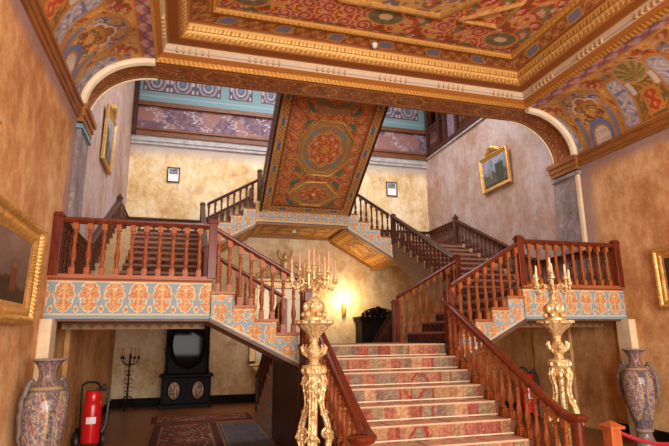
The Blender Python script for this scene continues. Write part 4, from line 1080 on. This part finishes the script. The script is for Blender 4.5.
# ------------------------------------------------------------------ furniture along the rear wall
# dark mirrored cabinet
cb = thing('mirror_cabinet', 'dark carved cabinet with oval mirror and medallion doors at the left rear wall', 'cabinet', (-2.47, 12.95, 0))
x0, x1, y0_, y1_ = -3.02, -1.92, 12.72, 13.27
build('base', MB().box(x0-.02, x1+.02, y0_-.02, y1_, 0, .09).box(x0, x1, y0_+.03, y1_, .09, .68), 'ebony', cb, bevel=.01)
build('top_slab', MB().box(x0-.05, x1+.05, y0_-.04, y1_, .68, .74), 'ebony', cb, bevel=.012)
def oval(cx, cz, rx, rz, y, n=28, dep=.02):
    return MB().prism([(cx+rx*cos(2*PI*i/n), cz+rz*sin(2*PI*i/n)) for i in range(n)], 'y', y-dep, y)
for k in (0, 1):
    xa = x0+.04+k*.53; d = build('door', MB().box(xa, xa+.49, y0_, y0_+.03, .12, .66), 'ebony', cb, bevel=.008)
    cx = xa+.245
    U, V = grid(-1, 1, 0, 1, .06); R_ = V; A_ = U*PI
    pc = canvas(U, (96, 66, 44)); n = vnoise(cx*9+R_*np.cos(A_)*5, R_*np.sin(A_)*5, 3); put(pc, n > .5, (150, 104, 72)); put(pc, n > .7, (196, 156, 120)); put(pc, R_ > .93, (130, 92, 50), .4)
    paint('medallion', np.stack([cx+R_*.125*np.cos(A_), np.full_like(U, y0_-.004), .39+R_*.185*np.sin(A_)], -1), pc, 'glaze', d)
    mb = MB().tube([(cx+.145*cos(a), y0_-.004, .39+.21*sin(a)) for a in np.linspace(0, 2*PI, 28, False)], .014, 6, True); build('oval_frame', mb, 'ebony', d, True)
build('back_panel', MB().box(x0+.05, x1-.05, 13.02, y1_, .74, 2.15), 'ebony', cb, bevel=.01)
build('oval_mirror', oval((x0+x1)/2, 1.43, .35, .5, 13.01), 'darkmirror', cb)
mb = MB()
for rx, rz, r in ((.37, .52, .03), (.42, .57, .018)): mb.tube([((x0+x1)/2+rx*cos(a), 13.0, 1.43+rz*sin(a)) for a in np.linspace(0, 2*PI, 40, False)], r, 8, True)
build('mirror_frame', mb, 'ebony', cb, True)
for s in (-1, 1):
    xx = (x0+x1)/2+s*.47; mb = MB().lathe([(.03, .74), (.045, .78), (.03, .84), (.025, 1.0), (.035, 1.2), (.025, 1.5), (.03, 1.9), (.045, 1.98), (.045, 2.02)], (xx, 12.97, 0), 12); build('column', mb, 'ebony', cb, True)
build('cornice', MB().box(x0, x1, 12.93, y1_, 2.15, 2.22).box(x0-.04, x1+.04, 12.9, y1_, 2.22, 2.27), 'ebony', cb, bevel=.01)
# wrought iron candle stand
cs = thing('candle_stand', 'black wrought iron candle stand in the left rear corner', 'candelabrum', (-3.73, 12.85, 0))
x, y = -3.73, 12.85
mb = MB().tube([(x, y, .2), (x, y, 1.22)], .016, 8)
for z in (.35, .55, .75, .95): mb.ball((x, y, z), .028)
build('stem', mb, 'iron', cs, True)
for k in range(3):
    a = k*2*PI/3+.4; build('foot', MB().tube([(x+r*cos(a), y+r*sin(a), z) for r, z in ((0, .3), (.08, .28), (.13, .18), (.17, .05), (.21, .015))], .014, 6), 'iron', cs, True)
for k in range(5):
    a = k*2*PI/5+.3; R_ = .19; xx, yy = x+R_*cos(a), y+R_*sin(a)
    mb = MB().tube([(x+r*cos(a), y+r*sin(a), z) for r, z in ((0, 1.0), (.08, .97), (.16, 1.02), (R_, 1.12))], .010, 6).lathe([(.01, 1.1), (.035, 1.13), (.036, 1.14), (.015, 1.145), (.015, 1.18)], (xx, yy, 0), 10); build('arm', mb, 'iron', cs, True)
    build('candle', MB().lathe([(.013, 1.17), (.012, 1.34), (.004, 1.36)], (xx, yy, 0), 8), 'pink_candle', cs, True)
mb = MB()
for z in (.45, .62, .80):
    for s in (-1, 1): mb.tube([(x+s*(.05+.045*cos(i*.6)), y, z+.05*sin(i*.6)) for i in range(10)], .008, 6)
build('scrollwork', mb, 'iron', cs, True)
# dark carved cabinet right of centre, behind the middle landing
cr = thing('carved_sideboard', 'black carved sideboard behind the middle landing near the lit wall lamp', 'cabinet', (2.3, 13.0, 0))
x0, x1 = 1.78, 2.86
build('carcass', MB().box(x0+.03, x1-.03, 12.78, 13.29, 0, 1.94), 'ebony', cr, bevel=.01)
build('cornice', MB().box(x0-.02, x1+.02, 12.72, 13.29, 1.94, 2.0).box(x0-.05, x1+.05, 12.69, 13.29, 2.0, 2.06), 'ebony', cr, bevel=.01)
for k in (0, 1): build('door', MB().box(x0+.08+k*.48, x0+.53+k*.48, 12.755, 12.785, .15, 1.85), 'ebony', cr, bevel=.012)
mb = MB()
for i, (dx, r) in enumerate(((-.42, .05), (-.3, .07), (-.16, .10), (0, .13), (.16, .10), (.3, .07), (.42, .05))): mb.ball(((x0+x1)/2+dx, 12.9, 2.06+r*1.0), r, 10, 7, (1, .5, 1.1))
mb.tube([((x0+x1)/2+.45*cos(a), 12.9, 2.06+.22*sin(a)) for a in np.linspace(0, PI, 16)], .02, 6)
build('crest', mb, 'ebony', cr, True)
# gilded mirror with a broken pediment
gm = thing('gilded_mirror', 'large gilded mirror with a crested pediment on the rear wall behind the left candelabrum', 'mirror', (-.1, 13.25, 0))
cx = -.12
build('glass', MB().box(cx-.72, cx+.72, 13.26, 13.28, .95, 2.85), 'mirror', gm)
mb = MB()
for s in (-1, 1): mb.box(cx+s*.80-.09, cx+s*.80+.09, 13.18, 13.31, .9, 2.9)
mb.box(cx-.89, cx+.89, 13.18, 13.31, 2.78, 2.96).box(cx-.89, cx+.89, 13.18, 13.31, .86, 1.0); mb.box(cx-.95, cx+.95, 13.15, 13.31, 2.96, 3.04)
build('frame', mb, 'gold', gm, bevel=.02)
mb = MB()
for s in (-1, 1):
    mb.tube([(cx+s*.92, 13.22, 3.06), (cx+s*.75, 13.22, 3.10), (cx+s*.55, 13.22, 3.2), (cx+s*.38, 13.22, 3.38), (cx+s*.26, 13.22, 3.44), (cx+s*.18, 13.22, 3.38), (cx+s*.22, 13.22, 3.32)], [.05, .055, .055, .05, .045, .04, .03], 8)
    mb.tube([(cx+s*.6, 13.22, 3.06), (cx+s*.4, 13.22, 3.12), (cx+s*.2, 13.22, 3.2), (cx, 13.22, 3.22)], .03, 8)
    for i in range(5): mb.ball((cx+s*(.3+.13*i), 13.2, 3.12), .05, 8, 6, (1.2, .6, 1))
build('pediment', mb, 'gold', gm, True)
mb = MB().lathe([(.12, 3.1), (.14, 3.2), (.09, 3.32), (.12, 3.42), (.1, 3.5), (.05, 3.56), (.07, 3.62), (.04, 3.7), (.01, 3.74)], (cx, 13.2, 0), 14)
for s in (-1, 1): mb.tube([(cx+s*.05, 13.2, 3.52), (cx+s*.14, 13.2, 3.62), (cx+s*.19, 13.2, 3.74), (cx+s*.15, 13.2, 3.8)], [.03, .035, .03, .01], 8)
build('crest', mb, 'gold', gm, True)
# gilded console under the mirror
cn = thing('console_table', 'gilded console table under the large gilded mirror', 'table', (cx, 13.0, 0))
build('top', MB().box(cx-.8, cx+.8, 12.8, 13.27, .78, .84), 'cream_post', cn, bevel=.01)
build('apron', MB().box(cx-.75, cx+.75, 12.84, 13.25, .66, .78), 'gold_dull', cn, bevel=.02)
for s in (-1, 1):
    build('leg', MB().tube([(cx+s*.68, 12.9, .68), (cx+s*.74, 12.86, .5), (cx+s*.66, 12.9, .28), (cx+s*.6, 12.94, .1), (cx+s*.66, 12.88, .02)], [.05, .055, .035, .03, .05], 8), 'gold_dull', cn, True)
# wall lamp
wl = thing('wall_lamp', 'lit brass wall lamp glowing on the rear wall right of the left candelabrum', 'lamp', (1.5, YR-.02, 2.3))
x, y = 1.5, YR
build('back_plate', MB().lathe([(.05, -.14), (.07, 0), (.05, .14)], (x, y-.03, 2.25), 12), 'gold_dull', wl, True)
build('bracket', MB().tube([(x, y-.04, 2.22), (x, y-.14, 2.2), (x, y-.2, 2.28), (x, y-.2, 2.38)], .014, 7), 'gold_dull', wl, True)
t = NT('lamp_glass'); t.b.inputs['Emission Color'].default_value = (1, .82, .5, 1); t.b.inputs['Emission Strength'].default_value = 25; t.set(S(255, 240, 210), .4); M['lamp'] = t.m
build('bulb', MB().ball((x, y-.2, 2.5), .055, 12, 8, (1, 1, 1.7)), 'lamp', wl, True)
l = bpy.data.lights.new('wall_lamp_light', 'POINT'); l.energy = 50; l.color = (1, .72, .38); l.shadow_soft_size = .07
o = bpy.data.objects.new('wall_lamp_light', l); C.objects.link(o); o.location = (x, y-.3, 2.5)

# ------------------------------------------------------------------ pictures and notices
def picture(name, label, s, yc, zc, wdt, hgt, fw, fd, tilt, scene, crest=False, group=None):
    """framed painting on a side wall (s=-1 left, 1 right), face normal -s x"""
    t_ = thing(name, label, 'painting', (s*XW, yc, zc-hgt/2), group)
    # local: a along y, b up, o out from the wall
    ct, st = cos(tilt), sin(tilt)
    def L(a, b, o): bb = b+hgt/2; return (s*(XW-.02)-s*(o*ct+bb*st), yc+a, zc-hgt/2+bb*ct-o*st)
    W2, H2 = wdt/2, hgt/2
    prof = [(0, 0), (0, fd*.7), (fw*.12, fd*.9), (fw*.22, fd), (fw*.32, fd*.9), (fw*.42, fd*.62), (fw*.55, fd*.7), (fw*.65, fd*.66), (fw*.8, fd*.42), (fw, fd*.4), (fw, 0)]
    mb = MB(); corners = [(-1, -1), (1, -1), (1, 1), (-1, 1), (-1, -1)]; vs = []; m = len(prof); rows = 0
    for c in range(4):
        (ax, az), (bx_, bz) = corners[c], corners[c+1]; ln = wdt if c % 2 == 0 else hgt; n = int(ln/.022)
        for q in range(n):
            f = q/n; wv = .5+.5*cos(q*PI)
            for j, (i_, o_) in enumerate(prof):
                sx, sz = ax+(bx_-ax)*f, az+(bz-az)*f
                vs.append(L(sx*(W2-i_), sz*(H2-i_), o_-(fd*.1*wv if j in (2, 3, 4, 6, 7) else 0)))
            rows += 1
    fs = [(r*m+k, r*m+(k+1) % m, ((r+1) % rows)*m+(k+1) % m, ((r+1) % rows)*m+k) for r in range(rows) for k in range(m)]
    fr = build('frame', mb.add(vs, fs), 'gold_dull', t_)
    U, V = grid(-W2+fw*.9, W2-fw*.9, -H2+fw*.9, H2-fw*.9, .02)
    pts = np.array([[L(a, b, fd*.38) for a, b in zip(ra, rb)] for ra, rb in zip(U, V)])
    paint('canvas', pts, scene(U/W2, V/H2), 'painted', t_, s < 0)
    if crest:
        n = 41; pts = []; rad = []
        for i in range(n):
            q = i/(n-1)*2-1; pts.append(L(q*.27, H2+.0+.11*(1-abs(q))**.7+.03*abs(sin(q*9)), fd*.5)); rad.append(.022+.05*(1-abs(q))+.016*abs(sin(q*11)))
        build('crest', MB().tube(pts, rad, 8), 'gold_dull', t_, True)
def dark_scene(u, v):
    c = canvas(u, (92, 74, 62)); n = vnoise(u*3, v*3, 2)*.6+vnoise(u*8, v*8, 4)*.4
    c[..., :3] = np.array((70, 54, 44))+(v[..., None]*.5+.5)*np.array((84, 78, 76))+(n[..., None]-.5)*40
    put(c, (v < -.25+.1*np.sin(u*7)), (54, 38, 26)); put(c, (np.abs(u-.4) < .08) & (np.abs(v+.2) < .22), (116, 58, 34)); put(c, (np.hypot(u-.4, v-.06) < .05), (150, 104, 76)); put(c, (np.abs(u+.1) < .05) & (np.abs(v+.28) < .16), (96, 84, 70))
    return c
def night_scene(u, v):
    c = dark_scene(u*1.3, v); c[..., :3] *= .45; return c
def river_scene(u, v):
    c = canvas(u, (150, 156, 164)); n = vnoise(u*5, v*5, 8)
    c[..., :3] = np.array((126, 134, 150))+(n[..., None]-.5)*50+v[..., None]*22
    put(c, v < .1*np.sin(u*9)-.05, (76, 84, 72)); put(c, (v < -.3), (88, 92, 92)); put(c, (np.abs(u+.35) < .22+.1*n) & (v < .35), (60, 70, 56)); put(c, (np.abs(u-.3) < .06) & (np.abs(v+.1) < .22), (150, 128, 100)); put(c, (v < -.62), (66, 58, 44))
    return c
picture('painting', 'dark landscape painting in a heavy gilt frame on the left wall before the stairs', -1, 4.75, 2.16, 1.96, .96, .19, .14, .03, dark_scene)
picture('painting', 'dark painting in a gilt frame at the right edge, on the right wall', 1, 5.20, 2.33, 1.5, .88, .16, .11, .02, night_scene)
picture('painting', 'small gilt framed picture high on the left wall, cut by the left edge', -1, 4.02, 3.0, .84, .5, .1, .06, .0, dark_scene)
picture('painting', 'tilted gilt framed river view high on the left wall beyond the arch', -1, 9.66, 5.10, 1.0, 1.02, .11, .06, .02, river_scene, True, 'crested gilt river views beyond the arch')
picture('painting', 'crested gilt framed river view on the right wall beyond the arch', 1, 9.76, 5.22, 1.1, .84, .1, .07, .06, river_scene, True, 'crested gilt river views beyond the arch')
for xn, zn, wn, hn_, lb in ((-3.05, 5.67, .31, .40, 'black framed notice on the rear wall left of the overhead flight'), (3.0, 5.72, .33, .43, 'black framed notice on the rear wall right of the overhead flight')):
    t_ = thing('notice', lb, 'notice', (xn, YR-.01, zn-hn_/2), 'framed notices on the rear wall')
    b = wn/2; h = hn_/2; y0_ = YR-.035
    mb = MB().box(xn-b, xn+b, y0_, YR-.002, zn-h, zn-h+.025).box(xn-b, xn+b, y0_, YR-.002, zn+h-.025, zn+h).box(xn-b, xn-b+.025, y0_, YR-.002, zn-h, zn+h).box(xn+b-.025, xn+b, y0_, YR-.002, zn-h, zn+h)
    build('frame', mb, 'ebony', t_)
    build('paper', MB().box(xn-b+.02, xn+b-.02, YR-.02, YR-.004, zn-h+.02, zn+h-.02), 'paper', t_)
    build('photograph', MB().box(xn-b+.05, xn+b-.05, YR-.024, YR-.0205, zn+.02, zn+h-.04), simple('grey_print', S(60, 60, 66), S(150, 150, 154), 22, .6), t_)
# ceiling sensor and soffit spot
t_ = thing('smoke_detector', 'small white smoke detector on the gilded cornice of the ceiling', 'detector', (.07, 6.80, 6.03))
build('housing', MB().lathe([(.02, -.07), (.034, -.058), (.037, -.02), (.03, -.01)], (.07, 6.80, 6.03), 14), 'white', t_, True)
build('mount', MB().lathe([(.05, -.012), (.05, .004)], (.07, 6.80, 6.03), 14), 'white', t_, True)
t_ = thing('spot_fitting', 'small round white fitting under the top landing', 'lamp', (-.04, 12.49, 4.15))
build('disc', MB().lathe([(.03, -.03), (.05, -.025), (.055, 0), (.05, .028)], (-.04, 12.49, 4.15), 16), 'white', t_, True)
# rope barrier at the foot of the stairs
def post(x, y, label):
    t_ = thing('barrier_post', label, 'post', (x, y, 0), 'wooden rope barrier posts'); a = .055
    build('shaft', MB().box(x-a, x+a, y-a, y+a, .03, .70), 'postwood', t_, bevel=.006)
    build('cap', MB().box(x-a-.025, x+a+.025, y-a-.025, y+a+.025, .70, .725).add([(x-a-.02, y-a-.02, .725), (x+a+.02, y-a-.02, .725), (x+a+.02, y+a+.02, .725), (x-a-.02, y+a+.02, .725), (x, y, .77)], [(0, 1, 4), (1, 2, 4), (2, 3, 4), (3, 0, 4), (0, 3, 2, 1)]), 'postwood', t_)
    build('foot', MB().box(x-.085, x+.085, y-.085, y+.085, 0, .03), 'postwood', t_, bevel=.006)
    build('hook', MB().tube([(x+a, y, .66), (x+a+.03, y, .655), (x+a+.035, y, .68)], .008, 6), 'gold', t_, True)
post(1.22, 4.1, 'orange wooden rope post beside the scrolled end of the right rail')
tag(build('rope', MB().tube([(1.22+.085+1.5*k, 4.1+.55*k, .66-.55*k+.32*k*k) for k in np.linspace(0, 1, 18)], .018, 8), 'rope', None, True), 'dark red barrier rope hanging from the orange wooden post', 'rope')
